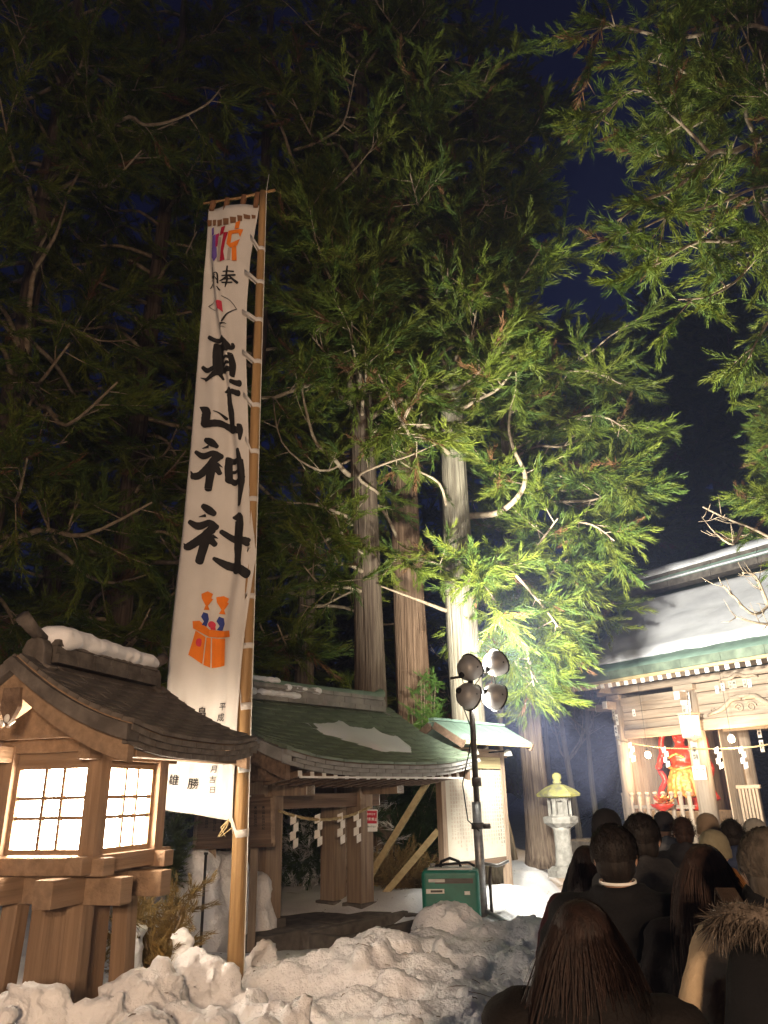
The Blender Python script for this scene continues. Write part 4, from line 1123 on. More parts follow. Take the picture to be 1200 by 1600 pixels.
roof_patch('roof_snow', fT, [(-.75, -.45), (.2, -.42), (.75, -.52), (.95, -.75), (1.0, -1.0), (.75, -1.16), (.45, -1.12), (.3, -1.2), (.15, -1.06), (-.35, -.72)], .05, W, 4)
for i, (x0, x1, zz, yy) in enumerate([(-1.0, -.55, z + .06, -.02), (-.45, .1, z - .02, -.10), (-.9, -.3, 2.99, -.15), (-1.4, -1.05, 2.99, -.15)]):
    sn = MB(); rg = random.Random(i)
    for k in range(9): sn.ball((x0 + (x1 - x0) * k / 8, yy + rg.uniform(-.02, .02), zz), (.07, .07, .035 + rg.uniform(0, .02)), 10, 6)
    remeshed('ridge_snow', sn, .02, MT['snow_roof'], 3, None, W)
rope(W, [(-.80, -.40, 1.62), (-.4, -.40, 1.53), (0, -.40, 1.50), (.4, -.40, 1.53), (.80, -.40, 1.62)], .018)
for x in (-.55, -.15, .25, .55): shide(W, (x, -.41, 1.55), 1.0, R(-25))
SG = empty('notice_sign', (0, 0, 0), 0, 'small red and white notice sign fixed to a pavilion column', 'sign')
SG.parent = None
m = Matrix.Rotation(R(50), 4, 'Z'); p = Matrix.Translation((TX, TY, 0)) @ m @ Vector((.86, -.36, 1.46)); SG.location = p; SG.rotation_euler = (0, R(2), R(28))
MB().box((0, 0, 0), (.20, .006, .27)).build('panel', MT['white'], SG)
MB().box((0, -.0045, .04), (.175, .003, .155)).build('red_field', surf('sign_red', (.50, .02, .035), (.44, .018, .03), .6), SG)
mW = Matrix.Rotation(R(90), 4, 'X')
write('sign_lettering', 'お知らせ', MT['white'], SG, Matrix.Translation((-.045, -.0065, .078)) @ mW, .028, False)
write('sign_lettering', '撮影禁止', MT['white'], SG, Matrix.Translation((-.062, -.0065, .015)) @ mW, .040, False)
write('sign_lettering', 'ご協力下さい', MT['ink'], SG, Matrix.Translation((-.062, -.0065, -.075)) @ mW, .022, False)
# dark stone platform under the columns
for i in range(5):
    MB().box((-1.05 + .525 * i, -.62, .22), (.515, .36, .42)).build('platform_stone', MT['darkstone'], W, bevel=.02)
MB().box((0, .35, .21), (2.6, 1.55, .40)).build('platform', MT['darkstone'], W, bevel=.02)
# stone basin in front
BS = empty('stone_basin', Matrix.Translation((TX, TY, .08)) @ m @ Vector((-.05, -1.25, 0)), R(52), 'long dark stone water basin in front of the pavilion columns', 'basin')
MB().box((0, 0, .20), (1.75, .10, .34)).build('side', MT['darkstone'], BS, bevel=.02).location = (0, -.27, 0)
MB().box((0, 0, .20), (1.75, .10, .34)).build('side', MT['darkstone'], BS, bevel=.02).location = (0, .27, 0)
for s in (-1, 1): MB().box((s * .82, 0, .195), (.11, .44, .32)).build('end', MT['darkstone'], BS, bevel=.02)
MB().box((0, 0, .08), (1.53, .44, .06)).build('floor', MT['darkstone'], BS)
MB().box((0, 0, .20), (1.53, .44, .01)).build('water', surf('basin_water', (.02, .025, .025), (.015, .02, .02), .08, spec=.5), BS)
for i in range(4): MB().box((-.9 + .42 * i, -.52 - .03 * (i % 2), .03), (.36, .22, .20), (0, 0, R(4 * (i % 2)))).build('kerb_stone', MT['darkstone'], BS, bevel=.02)

# ------------------------------------------------------------------ slanted information board on a post
p = at(381, 1300, 8.6)
IB = empty('information_board', (p.x - .1, 8.6, .4), R(12), 'slanted brown wooden information board behind the cedar pole', 'sign')
rot = Matrix.Rotation(R(52), 3, 'X')
MB().box((0, 0, 1.12), (.78, .50, .04), rot).build('board', MT['dwood_x'], IB, bevel=.005)
for s in (-1, 1): MB().box((s * .40, -.01, 1.125), (.045, .56, .07), rot).build('frame', MT['dwood_z'], IB, bevel=.004)
for s in (-1, 1): MB().box((0, s * .165, 1.13 + s * .21), (.80, .05, .06), rot).build('frame', MT['dwood_x'], IB, bevel=.004)
mi = Matrix.Translation((.30, -.052, 1.22)) @ rot.to_4x4() @ Matrix.Translation((0, .03, .0)) 
for k in range(8):
    mk = Matrix.Translation((.30 - .085 * k, 0, 1.12)) @ rot.to_4x4() @ Matrix.Translation((0, .17, .0225))
    write('board_lettering', '真山神社由緒の記'[: 8 - (k % 3)], MT['ink'], IB, mk, .034, True, 1.1)
for s in (-1, 1): MB().box((s * .22, .08, .45), (.08, .08, 1.1)).build('post', MT['dwood_z'], IB)
p = at(318, 1400, 7.6)
SP = empty('thin_post', (p.x, 7.6, .3), 0, 'thin black metal post beside the dry shrub', 'post')
MB().tube([(0, 0, 0), (.0, 0, .98)], .013, 8).build('rod', MT['black'], SP, True)
MB().tube([(0, 0, .98), (0, 0, 1.0)], .02, 8).build('cap', MT['black'], SP, True)

# ------------------------------------------------------------------ roofed noticeboard
N0 = Vector((.70, 11.0, .35))
NB = empty('roofed_noticeboard', (.70, 11.05, .35), R(48), 'tall white noticeboard under a small verdigris roof behind the mast', 'noticeboard')
LB = 1.50; zt = 2.05
for x in (0, LB): MB().box((x, 0, 1.05), (.10, .10, 2.1)).build('post', MT['dwood_z'], NB, bevel=.006)
MB().box((LB / 2, 0, 1.98), (LB + .3, .08, .12)).build('head_beam', MT['lwood_x'], NB, bevel=.006)
MB().box((LB / 2, 0, .50), (LB - .1, .06, .08)).build('bottom_rail', MT['dwood_x'], NB)
MB().box((LB / 2, -.02, 1.84), (LB - .1, .04, .16)).build('header_board', MT['brace'], NB)
MB().box((LB / 2, -.02, 1.14), (LB - .12, .035, 1.2)).build('panel', MT['board'], NB)
ink2 = surf('faded_brown_ink', (.34, .22, .16), (.42, .30, .22), .8)
rg = random.Random(2)
txt = '平成二十年真山神社御造営奉賛者芳名一金五万円也秋田県男鹿市北浦真山一同'
for k in range(21):
    x = .17 + k * .062; n = 17 + rg.randrange(4); s0 = rg.randrange(len(txt))
    t_ = ''.join(txt[(s0 + i) % len(txt)] for i in range(n))
    write('column_of_characters', t_, ink2 if k < 18 else MT['ink'], NB, Matrix.Translation((x, -.0395, 1.66)) @ Matrix.Rotation(R(90), 4, 'X'), .040, True, 1.28, .0)
# roof: two copper slopes of standing-seam panels
sl = math.atan2(.30, .52)
for s in (-1, 1):
    for i in range(5):
        w_ = (LB + .28) / 5; x = -.14 + (i + .5) * w_
        o = MB().box((0, 0, 0), (w_ - .008, .56, .02)).build('roof_panel', MT['copper_pale'], NB)
        o.location = (x, s * .285, 2.24); o.rotation_euler = (s * -sl * 1.0, 0, 0)
    for x in (-.12, LB + .12):
        o = MB().box((0, 0, 0), (.05, .57, .10)).build('bargeboard', MT['dwood_x'], NB); o.location = (x, s * .285, 2.185); o.rotation_euler = (s * -sl, 0, 0)
    MB().box((LB / 2, s * .50, 2.075), (LB + .2, .05, .05)).build('eave_board', MT['brace'], NB)
MB().box((LB / 2, 0, 2.415), (LB + .29, .09, .035)).build('ridge_cap', MT['copper_pale'], NB)
for x in (.3, 1.15):
    MB().tube([(x, -.05, 1.99), (x + .08, -.30, 2.0)], .012, 6).build('lamp_arm', MT['black'], NB)
    MB().lathe([(.02, 0), (.05, -.02), (.07, -.09), (.06, -.09)], 12, (x + .09, -.33, 2.02)).build('lamp_shade', MT['white'], NB, True)
for (xa, za, yb) in ((-.02, 1.75, 1.15), (-.02, .95, .75)):
    MB().beam((xa, .06, za), (xa - .55, yb, .05), .075, .085).build('brace', MT['brace'], NB)
MB().beam((LB, .06, 1.6), (LB + .1, 1.2, .05), .07, .08).build('brace', MT['brace'], NB)

# ------------------------------------------------------------------ generator
gp = at(707, 1428, 9.35)
G = empty('generator', (gp.x, 9.35, gp.z - .06), R(-6), 'green portable generator sunk in snow beside the mast', 'generator')
o = MB().box((0, 0, .27), (.64, .42, .50)).build('housing', MT['green_box'], G); bv = o.modifiers.new('b', 'BEVEL'); bv.width = .05; bv.segments = 4
MB().box((0, 0, .525), (.50, .34, .02)).build('top_panel', MT['white'], G, bevel=.006)
MB().tube([(-.12, 0, .53), (-.10, 0, .59), (0, 0, .625), (.10, 0, .59), (.12, 0, .53)], .016, 8).build('handle', MT['black'], G, True)
MB().tube([(-.22, 0, .54), (-.05, .02, .56), (.2, 0, .58), (.28, 0, .54)], .014, 8).build('hose', MT['black'], G, True)
MB().box((.04, -.2125, .41), (.42, .006, .05)).build('grille', MT['metal_dark'], G)
MB().box((-.15, -.2155, .415), (.18, .006, .03)).build('name_plate', MT['metal_grey'], G)
MB().box((-.17, -.2135, .31), (.20, .008, .045)).build('label_plate', MT['white'], G)
MB().box((-.155, -.219, .31), (.13, .002, .022)).build('label_print', MT['metal_dark'], G)
MB().box((.18, -.2135, .29), (.06, .008, .035)).build('label_plate', MT['white'], G)
MB().tube([(-.20, .0, .53), (-.20, 0, .575)], .03, 12).build('fuel_cap', MT['metal_grey'], G, True)
MB().tube([(-.1, -.05, .56), (-.1, -.05, .5)], .008, 6).build('knob', MT['black'], G)

# ------------------------------------------------------------------ stone lantern
sp = at(884, 1362, 14)
SL = empty('stone_lantern', (sp.x, 14, .42), R(20), 'old stone lantern with lichen-yellow cap in the snow by the path', 'lantern')
def lat(name, prof, n, mt, parent=SL, z=0, sm=False): return MB().lathe(prof, n, (0, 0, z)).build(name, mt, parent, sm)
lat('base', [(.30, 0), (.30, .10), (.22, .16)], 6, MT['stone'])
lat('shaft', [(.19, .14), (.155, .22), (.14, .5), (.145, .72), (.17, .78)], 14, MT['stone'], sm=True)
lat('platform', [(.17, .76), (.29, .84), (.30, .93), (.26, .95)], 6, MT['stone'])
fb_ = empty
fx = MB()
for k in range(6):
    an = R(60 * k + 30); fx.box((.175 * math.cos(an), .175 * math.sin(an), 1.09), (.05, .07, .30), (0, 0, an))
fx.lathe([(.20, .94), (.20, .98)], 6); fx.lathe([(.20, 1.20), (.20, 1.25)], 6)
fx.lathe([(.10, .97), (.10, 1.21)], 6)
fx.build('light_chamber', MT['stone'], SL)
cap = [(.17, 1.24), (.37, 1.27), (.38, 1.31), (.30, 1.37), (.19, 1.43), (.09, 1.47)]
lat('cap', cap, 6, MT['lichen'])
lat('finial', [(.06, 1.46), (.085, 1.50), (.06, 1.53), (.085, 1.58), (.075, 1.63), (.03, 1.66)], 12, MT['lichen'], sm=True)

# ------------------------------------------------------------------ shrine gate
G0 = Vector((5.391, 18.031, 0))
SH = empty('shrine_gate', G0, R(-54.26), 'large wooden shrine gate with snow-covered roof and paper-pasted columns', 'gate building')
zf = .75                                       # stone floor
MB().box((2.9, 1.9, .45), (9.0, 5.4, .55)).build('podium', MT['stone'], SH, bevel=.03)
def column(x, y, r, z0=zf, z1=3.86, mt='pwood_z'):
    return MB().tube([(x, y, z0), (x, y, (z0 + z1) / 2), (x, y, z1)], [r, r, r * .97], 20).build('column', MT[mt], SH, True)
cols_front = [(0, 0, .145), (1.91, 0, .19), (4.35, 0, .19), (6.26, 0, .145)]
for x, y, r in cols_front:
    column(x, y, r)
    MB().lathe([(r * 1.5, zf - .17), (r * 1.5, zf + .05), (r * 1.15, zf + .10)], 20, (x, y, 0)).build('column_base', MT['stone'], SH, True)
for x in (0, 1.91, 4.35, 6.26):
    for y in (1.75, 3.5): column(x, y, .16)
column(1.25, 1.2, .09); column(2.55, 2.4, .15); 
# planked bays over the columns
def bay(x0, x1, y):
    zz = 2.86
    for i, (h_, d_) in enumerate([(.20, .15), (.20, .06), (.19, .05), (.17, .06), (.16, .17)]):
        MB().box(((x0 + x1) / 2, y, zz + h_ / 2), (x1 - x0, d_, h_ - .012)).build('wall_plank', MT['pwood_x'], SH, bevel=.005)
        zz += h_
bay(.14, 1.73, 0); bay(4.53, 6.1, 0)
zz = 2.90
for h_, d_ in [(.22, .19), (.30, .06), (.26, .06), (.18, .17)]:
    MB().box((3.13, 0, zz + h_ / 2), (2.08, d_, h_ - .01)).build('wall_plank', MT['pwood_x'], SH, bevel=.005); zz += h_
MB().box((3.13, -.02, 3.95), (7.2, .22, .15)).build('wall_plate', MT['pwood_x'], SH, bevel=.008)
MB().box((3.13, 3.5, 3.5), (6.6, .12, .9)).build('wall_plank', MT['pwood_x'], SH)
# carved strut
def scroll(cx, cz, r, turns, sgn, t0=0):
    return [(cx + sgn * r * (1 - .75 * i / 20) * math.cos(t0 + turns * 6.283 * i / 20), -.05, cz + r * (1 - .75 * i / 20) * math.sin(t0 + turns * 6.283 * i / 20)) for i in range(21)]
kx, kz = 3.13, 3.22
st = MB()
for s in (-1, 1):
    st.tube([(kx + s * .06, -.06, kz + .26), (kx + s * .25, -.06, kz + .25), (kx + s * .48, -.06, kz + .08), (kx + s * .66, -.06, kz + .02), (kx + s * .85, -.06, kz - .03)], [.06, .055, .05, .04, .02], 8)
st.box((kx, -.06, kz + .28), (.34, .10, .06))
bo = st.build('carved_strut', MT['pwood_x'], SH, True)
for s in (-1, 1):
    MB().tube(scroll(kx + s * .13, kz + .06, .10, 1.4, s), .020, 6).build('scroll', MT['pwood_x'], bo, True)
    MB().tube(scroll(kx + s * .72, kz + .05, .06, 1.2, -s), .016, 6).build('scroll', MT['pwood_x'], bo, True)
st = MB()
for s in (-1, 1): st.tube([(kx, -.14, 3.93), (kx + s * .18, -.14, 3.86), (kx + s * .34, -.14, 3.87), (kx + s * .42, -.14, 3.82)], [.04, .035, .025, .015], 7)
st.build('carved_strut', MT['pwood_x'], SH, True)
# nosing ends and bracket blocks on the columns
for x, y, r in cols_front[:3]:
    s = -1
    MB().box((x, -.30, 3.62), (.13, .34, .17)).build('beam_nose', MT['pwood_x'], SH, bevel=.01)
    MB().box((x, -.474, 3.62), (.125, .012, .16)).build('nose_face', MT['white'], SH)
    MB().box((x, 0, 3.80), (r * 2.5, r * 2.5, .12)).build('bearing_block', MT['pwood_x'], SH, bevel=.015)
MB().box((-.35, 0, 3.62), (.50, .13, .16)).build('beam_nose', MT['pwood_x'], SH, bevel=.01)
MB().box((-.608, 0, 3.62), (.014, .125, .15)).build('nose_face', MT['white'], SH)
# roof
eY, eX = 1.32, .80; x0, x1 = -eX, 7.06; yc, zr = 1.95, 6.55
def fS(x, y):
    t = max(0, 1 - abs(y - yc) / (yc + eY)); q = max(0, abs(x - 3.13) - 2.4) / 1.6
    return 4.22 + (zr - 4.22) * (.72 * t + .28 * t * t) + .10 * q ** 2.2 * (1 - t)
def sheet(name, f, xa, xb, ya, yb, th, mat, nx=30, ny=26, wob=0, parent=SH):
    V, F = [], []
    for lay in (0, 1):
        for j in range(ny + 1):
            for i in range(nx + 1):
                x = xa + (xb - xa) * i / nx; y = ya + (yb - ya) * j / ny
                e = min(1, min(j, ny - j) / 2, min(i, nx - i) / 2)
                nn = mnoise.noise(Vector((x * 1.3, y * 1.3, 2))) * wob + mnoise.noise(Vector((x * 5, y * 5, 6))) * wob * .3
                if j in (0,): y += mnoise.noise(Vector((x * 2.2, 0, 1))) * wob * 1.6
                V.append((x, y, f(x, y) + (th * (.35 + .65 * e) + nn * e if lay == 0 and th > 0 else (0 if lay == 0 else min(th, 0)))))
    W_ = nx + 1; H_ = ny + 1; o = W_ * H_
    for j in range(ny):
        for i in range(nx):
            q = (j * W_ + i, j * W_ + i + 1, (j + 1) * W_ + i + 1, (j + 1) * W_ + i); F += [q, tuple(o + k for k in reversed(q))]
    for i in range(nx):
        F.append((i + 1, i, o + i, o + i + 1)); q = ny * W_; F.append((q + i, q + i + 1, o + q + i + 1, o + q + i))
    for j in range(ny):
        F.append((j * W_, (j + 1) * W_, o + (j + 1) * W_, o + j * W_)); e = nx
        F.append(((j + 1) * W_ + e, j * W_ + e, o + j * W_ + e, o + (j + 1) * W_ + e))
    mb = MB(); mb.v = V; mb.f = F; return mb.build(name, mat, parent, True)
sheet('roof', fS, x0, x1, -eY, 2 * yc + eY, -.06, MT['copper_pale'])
def eave_band(n_):
    for k in range(n_):
        xa = x0 + (x1 - x0) * k / n_; xb = x0 + (x1 - x0) * (k + 1) / n_ - .006
        pts = [(xa + (xb - xa) * i / 4, -eY - .012, fS(xa + (xb - xa) * i / 4, -eY) - .02) for i in range(5)]
        strip(pts, .07, .17, Vector((0, 1, 0))).build('eave_panel', MT['copper'], SH)
eave_band(9)
strip([(x0 + (x1 - x0) * i / 30, -eY + .03, fS(x0 + (x1 - x0) * i / 30, -eY) - .195) for i in range(31)], .10, .055, Vector((0, 1, 0))).build('eave_board', MT['brace'], SH)
sheet('roof_snow', lambda x, y: fS(x, y) + .004, x0 + .35, x1 - .1, -eY + .42, yc - .22, .13, MT['snow_roof'], 40, 30, .045)
sheet('rear_roof_snow', lambda x, y: fS(x, y) + .004, x0 + .35, x1 - .1, yc + .25, 2 * yc + eY - .3, .13, MT['snow_roof'], 20, 14, .03)
raf = MB().box((0, 0, 0), (.085, 1.25, .10)).mesh('rafter', MT['pwood_x']); tip = MB().box((0, 0, 0), (.087, .02, .102)).mesh('rafter_tip', MT['white'])
for i in range(36):
    x = x0 + .12 + i * .213
    ro = link('rafter', raf, SH, (x, -eY + .72, 4.03 + .08 * (max(0, abs(x - 3.13) - 2.4) / 1.6) ** 2.2), (R(9), 0, 0))
    link('rafter_tip', tip, ro, (0, -.634, 0))
# ridge with two dark courses under snow
zz = zr + .02
for wd, ht, mt in ((.62, .16, 'darkstone'), (.54, .14, 'copper_pale'), (.46, .16, 'darkstone')):
    for i in range(6):
        xx0 = x0 + .35; xx1 = x1 - .35; w_ = (xx1 - xx0) / 6
        MB().box((xx0 + (i + .5) * w_, yc, zz + ht / 2), (w_ - .01, wd, ht)).build('ridge_course', MT[mt], SH, bevel=.01)
    zz += ht
sheet('ridge_snow', lambda x, y: zz + .002 - .9 * (y - yc) ** 2, x0 + .3, x1 - .3, yc - .30, yc + .30, .17, MT['snow_roof'], 40, 6, .03)
sheet('ledge_snow', lambda x, y: zr + .20, x0 + .4, x1 - .4, yc - .36, yc - .275, .06, MT['snow_roof'], 30, 4, .015)
strip([(x0 + .03, y_, fS(x0, y_) - .03) for y_ in np.linspace(-eY, yc, 14)], .07, .16).build('bargeboard', MT['copper'], SH)
strip([(x0 + .03, y_, fS(x0, y_) - .03) for y_ in np.linspace(yc, 2 * yc + eY, 14)], .07, .16).build('bargeboard', MT['copper'], SH)
m = Matrix.Translation((x0 + .75, 0, 0)) @ Matrix.Rotation(R(90), 4, 'Z') @ Matrix.Rotation(R(90), 4, 'X')
MB().prism([(-.6, 3.9), (4.5, 3.9), (yc, 6.3)], .05, m).build('gable_board', MT['pwood_x'], SH)
MB().box((.55, -.52, 5.38), (.10, .08, .05), (R(25), 0, R(10))).build('snow_lump', MT['snow_roof'], SH, bevel=.015)
# side wall, inner walls and niche
for i in range(9): MB().box((.02, .28 + .17 * i, 2.35), (.03, .16, 3.1)).build('wall_board', MT['pwood_z'], SH)
for i in range(11): MB().box((.15 + .17 * i, 1.72, 2.35), (.16, .03, 3.1)).build('wall_board', MT['pwood_z'], SH)
for i in range(4): MB().box((1.93, .9 + .17 * i, 2.2), (.03, .16, 2.9)).build('wall_board', MT['pwood_z'], SH)
MB().box((.98, .86, zf + .32), (1.7, 1.6, .5)).build('niche_floor', MT['pwood_x'], SH)
MB().box((3.1, 1.75, 3.62), (8, 3.6, .04)).build('ceiling', MT['pwood_x'], SH)
MB().box((3.13, .8, 2.98), (2.1, .14, .16)).build('inner_beam', MT['pwood_x'], SH, bevel=.006)
# picket fence in front of the niche
def picket(x, y, z1=1.72, r=.048):
    return MB().lathe([(r, zf), (r, z1 - .10), (r * .8, z1 - .085), (r * 1.15, z1 - .06), (r * 1.15, z1 - .02), (r * .7, z1)], 10, (x, y, 0)).build('fence_post', MT['pwood_z'], SH, True)
for i in range(8): picket(.25 + i * .205, -.26)
for i in range(5): picket(-.20, .05 + i * .22)
for z_ in (1.05, 1.42): MB().box((.97, -.26, z_), (1.6, .035, .07)).build('fence_rail', MT['pwood_x'], SH)
for i in range(6): MB().box((2.22 + .075 * i, .75, 1.25), (.045, .03, 1.1)).build('fence_slat', MT['pwood_z'], SH)
MB().box((2.42, .75, 1.78), (.52, .05, .07)).build('fence_rail', MT['pwood_x'], SH)
# votive papers pasted on wood
papers = ['佐藤', '鈴木', '高橋', '男鹿', '秋田', '伊藤', '北浦', '加藤', '斎藤', '真山']
rg = random.Random(6)
def votive(x, z_, y, w_=.075, h_=.24, t_=None):
    o = MB().box((x, y, z_), (w_, .004, h_)).build('votive_paper', MT['paper'] if rg.random() < .6 else MT['board'], SH)
    write('paper_lettering', t_ or rg.choice(papers), MT['ink'], o, Matrix.Translation((x, y - .0035, z_ + h_ * .2)) @ Matrix.Rotation(R(90), 4, 'X'), w_ * .7, True, 1.25)
for x, z_, w_ in [(-.03, 3.42, .08), (.045, 3.30, .07), (-.02, 3.06, .085), (.03, 2.86, .06)]: votive(x, z_, -.152, w_)
for x, z_, w_ in [(1.86, 3.36, .10), (1.97, 3.30, .11), (1.99, 3.55, .07), (1.88, 3.12, .09)]: votive(x, z_, -.197, w_, .27)
votive(1.94, 2.42, -.197, .16, .55, '奉納')
for x, z_ in [(2.62, 3.68), (2.76, 3.72), (2.93, 3.74), (3.02, 3.74), (3.24, 3.74), (3.34, 3.72), (.45, 3.42)]: votive(x, z_, -.10 if x > 1 else -.04, .075, .15)
for i in range(6): votive(2.52 + .05 * (i % 2), 3.0 - .27 * i, 2.24, .085, .23)
for i in range(2): votive(2.42, 2.9 - .3 * i, 1.58, .09, .25)
o = MB().box((1.97, -.20, 2.07), (.30, .006, .27)).build('printed_notice', MT['paper'], SH)
write('notice_lettering', '撮影注意', MT['ink'], o, Matrix.Translation((1.87, -.2045, 2.13)) @ Matrix.Rotation(R(90), 4, 'X'), .055, False, 1.2)
for k in range(2): MB().box((1.97, -.2045, 2.03 - .035 * k), (.24, .002, .008)).build('notice_line', MT['metal_grey'], o)
o = MB().box((1.87, -.20, 3.60), (.15, .01, .30), (0, 0, 0)).build('white_plaque', MT['white'], SH)
# rope with streamers, bulbs, hanging lantern
rope(SH, [(.0, -.22, 2.86), (.6, -.24, 2.72), (1.3, -.25, 2.60), (2.0, -.26, 2.54), (2.8, -.26, 2.50), (3.5, -.26, 2.52), (4.3, -.24, 2.7)], .014)
for x, z_ in [(.42, 2.75), (1.28, 2.60), (2.50, 2.52), (3.02, 2.50)]: shide(SH, (x, -.27, z_), 1.15, R(30))
def bulb(p, ztop):
    b = empty('light_bulb', SH.matrix_basis @ Vector(p) if False else (Matrix.Translation(G0) @ Matrix.Rotation(R(-54.26), 4, 'Z')) @ Vector(p), 0)
    MB().ball((0, 0, 0), (.062, .062, .075), 14, 10).build('glass', MT['bulb'], b, True)
    MB().tube([(0, 0, .065), (0, 0, .13)], .025, 10).build('socket', MT['metal_dark'], b, True)
    MB().tube([(0, 0, .12), (0, 0, ztop - p[2])], .005, 5).build('cord', MT['metal_dark'], b)
    li = bpy.data.lights.new('bulb_light', 'POINT'); li.energy = 62; li.color = (1, .70, .40); li.shadow_soft_size = .09
    lo = bpy.data.objects.new('bulb_light', li); col.objects.link(lo); lo.parent = b; lo.location = (0, 0, -.12)
    return b
tag(bulb((.88, -.33, 2.48), 3.98), 'bare lit bulb hanging in front of the red guardian figure', 'bulb', 'lit bulbs of the gate')
tag(bulb((2.86, -.30, 2.68), 3.98), 'bare lit bulb hanging in the open middle bay of the gate', 'bulb', 'lit bulbs of the gate')
HL = empty('hanging_lantern', (Matrix.Translation(G0) @ Matrix.Rotation(R(-54.26), 4, 'Z')) @ Vector((2.08, -.42, 2.80)), R(-54), 'lit white box lantern hung on the thick column of the gate', 'lantern')
MB().box((0, 0, .19), (.24, .24, .40), taper=1.12).build('lit_panes', MT['hang'], HL)
for sx in (-1, 1):
    for sy in (-1, 1): MB().beam((sx * .125, sy * .125, -.02), (sx * .14, sy * .14, .42), .022, .022, (0, 1, 0)).build('bar', MT['pwood_z'], HL)
for sx in (-1, 0, 1):
    MB().beam((sx * .05, -.128, 0), (sx * .056, -.142, .40), .016, .016, (0, 1, 0)).build('bar', MT['pwood_z'], HL)
MB().box((0, 0, .43), (.34, .34, .03)).build('top', MT['pwood_x'], HL); MB().box((0, 0, -.03), (.26, .26, .05), taper=1.1).build('bottom', MT['pwood_x'], HL)
MB().lathe([(.13, -.13), (.05, -.19), (.02, -.2)][::-1], 8, (0, 0, .08)).build('pendant', MT['pwood_x'], HL)
MB().tube([(0, 0, .44), (0, .1, .9)], .008, 6).build('chain', MT['metal_dark'], HL)
li = bpy.data.lights.new('lantern_light', 'POINT'); li.energy = 14; li.color = (1, .78, .5); li.shadow_soft_size = .15
lo = bpy.data.objects.new('lantern_light', li); col.objects.link(lo); lo.parent = HL; lo.location = (0, -.28, .15)

# guardian figure
GF = empty('guardian_statue', (Matrix.Translation(G0) @ Matrix.Rotation(R(-54.26), 4, 'Z')) @ Vector((.98, .75, 1.32)), R(-54.26), 'red lacquered guardian statue with gilded robe behind the picket fence', 'statue')
GF.scale = (1.15, 1.10, 1.06)
redm = surf('red_lacquer', (.55, .045, .02), (.32, .02, .012), .35, (7, 7, 7), 5, .3, (25, 25, 25), .5)
goldm = surf('worn_gilding', (.62, .33, .09), (.35, .10, .03), .4, (11, 11, 11), 6, .5, (40, 40, 40), .5, metal=.35)
mb = MB()
mb.ball((0, 0, 1.48), (.13, .13, .16), 14, 10); mb.ball((0, -.12, 1.46), (.04, .05, .05)); mb.ball((0, 0, 1.64), (.09, .09, .08)); mb.tube([(0, 0, 1.38), (0, 0, 1.2)], [.08, .12], 10)
mb.ball((0, 0, 1.05), (.27, .18, .26), 14, 10); mb.ball((0, -.03, .82), (.24, .19, .2), 14, 10)
mb.tube([(-.22, 0, 1.2), (-.42, -.03, 1.12), (-.46, -.12, .92)], [.09, .08, .06], 10); mb.tube([(.22, 0, 1.2), (.42, -.05, 1.28), (.44, -.12, 1.52)], [.09, .08, .06], 10)
mb.ball((-.46, -.13, .88), .07); mb.ball((.44, -.12, 1.56), .07)
for k in range(4): mb.tube([(-.46 - .02 + .02 * k, -.16, .90), (-.49 + .025 * k, -.20, .86), (-.48 + .025 * k, -.19, .82)], .016, 6)
mb.tube([(-.12, 0, .75), (-.16, -.04, .4), (-.15, 0, .02)], [.13, .1, .07], 10); mb.tube([(.12, 0, .75), (.17, -.05, .42), (.16, 0, .02)], [.13, .1, .07], 10)
for s in (-1, 1): mb.ball((s * .155, -.06, .03), (.06, .13, .05))
remeshed('figure', mb, .022, redm, 2, lambda p: mnoise.noise(p * 9) * .012, GF)
mb = MB()
for k in range(11):
    an = R(-100 + 20 * k - 90); c_, s_ = math.cos(an), math.sin(an)
    mb.tube([(.20 * c_, .15 * s_, .80), (.27 * c_, .21 * s_ - .02, .58), (.33 * c_, .25 * s_, .34), (.36 * c_ + .03, .27 * s_, .24 + .04 * (k % 2))], [.07, .075, .07, .04], 8)
remeshed('robe', mb, .022, goldm, 1, lambda p: mnoise.noise(p * 16) * .014, GF)
mb = MB()
for k in range(9): mb.ball((-.16 + .04 * k, -.19 - .02 * math.sin(k), 1.12 - .03 * abs(k - 4) * .6), (.03, .02, .03), 8, 6)
mb.tube([(-.26, -.1, .86), (0, -.22, .80), (.26, -.1, .86)], .035, 8)
remeshed('breast_ornament', mb, .014, goldm, 1, None, GF)
q = [(.50 * math.cos(R(a_)), .10, 1.25 + .55 * math.sin(R(a_))) for a_ in range(200, -30, -16)]
q = [(-.50, .05, .05), (-.62, .03, .35), (-.48, .05, .6), (-.58, .05, .85)] + q + [(.56, .05, .8), (.46, .05, .5), (.6, .03, .2)]
mb = MB(); mb.tube([Vector(c) for c in catmull(q, 3)], .06, 8); mb.build('scarf', redm, GF, True)
MB().lathe([(.42, -.12), (.46, -.05), (.36, .0)], 10).build('rock_base', MT['darkstone'], GF)
mb = MB(); rg = random.Random(3)
OR = empty('gold_ornament', (Matrix.Translation(G0) @ Matrix.Rotation(R(-54.26), 4, 'Z')) @ Vector((1.22, -.55, 1.30)), 0, 'glittering red and gold offering decoration before the picket fence', 'ornament')
MB().lathe([(.05, -.55), (.05, .05), (.20, .12), (.24, .18)], 14).build('stand', redm, OR, True)
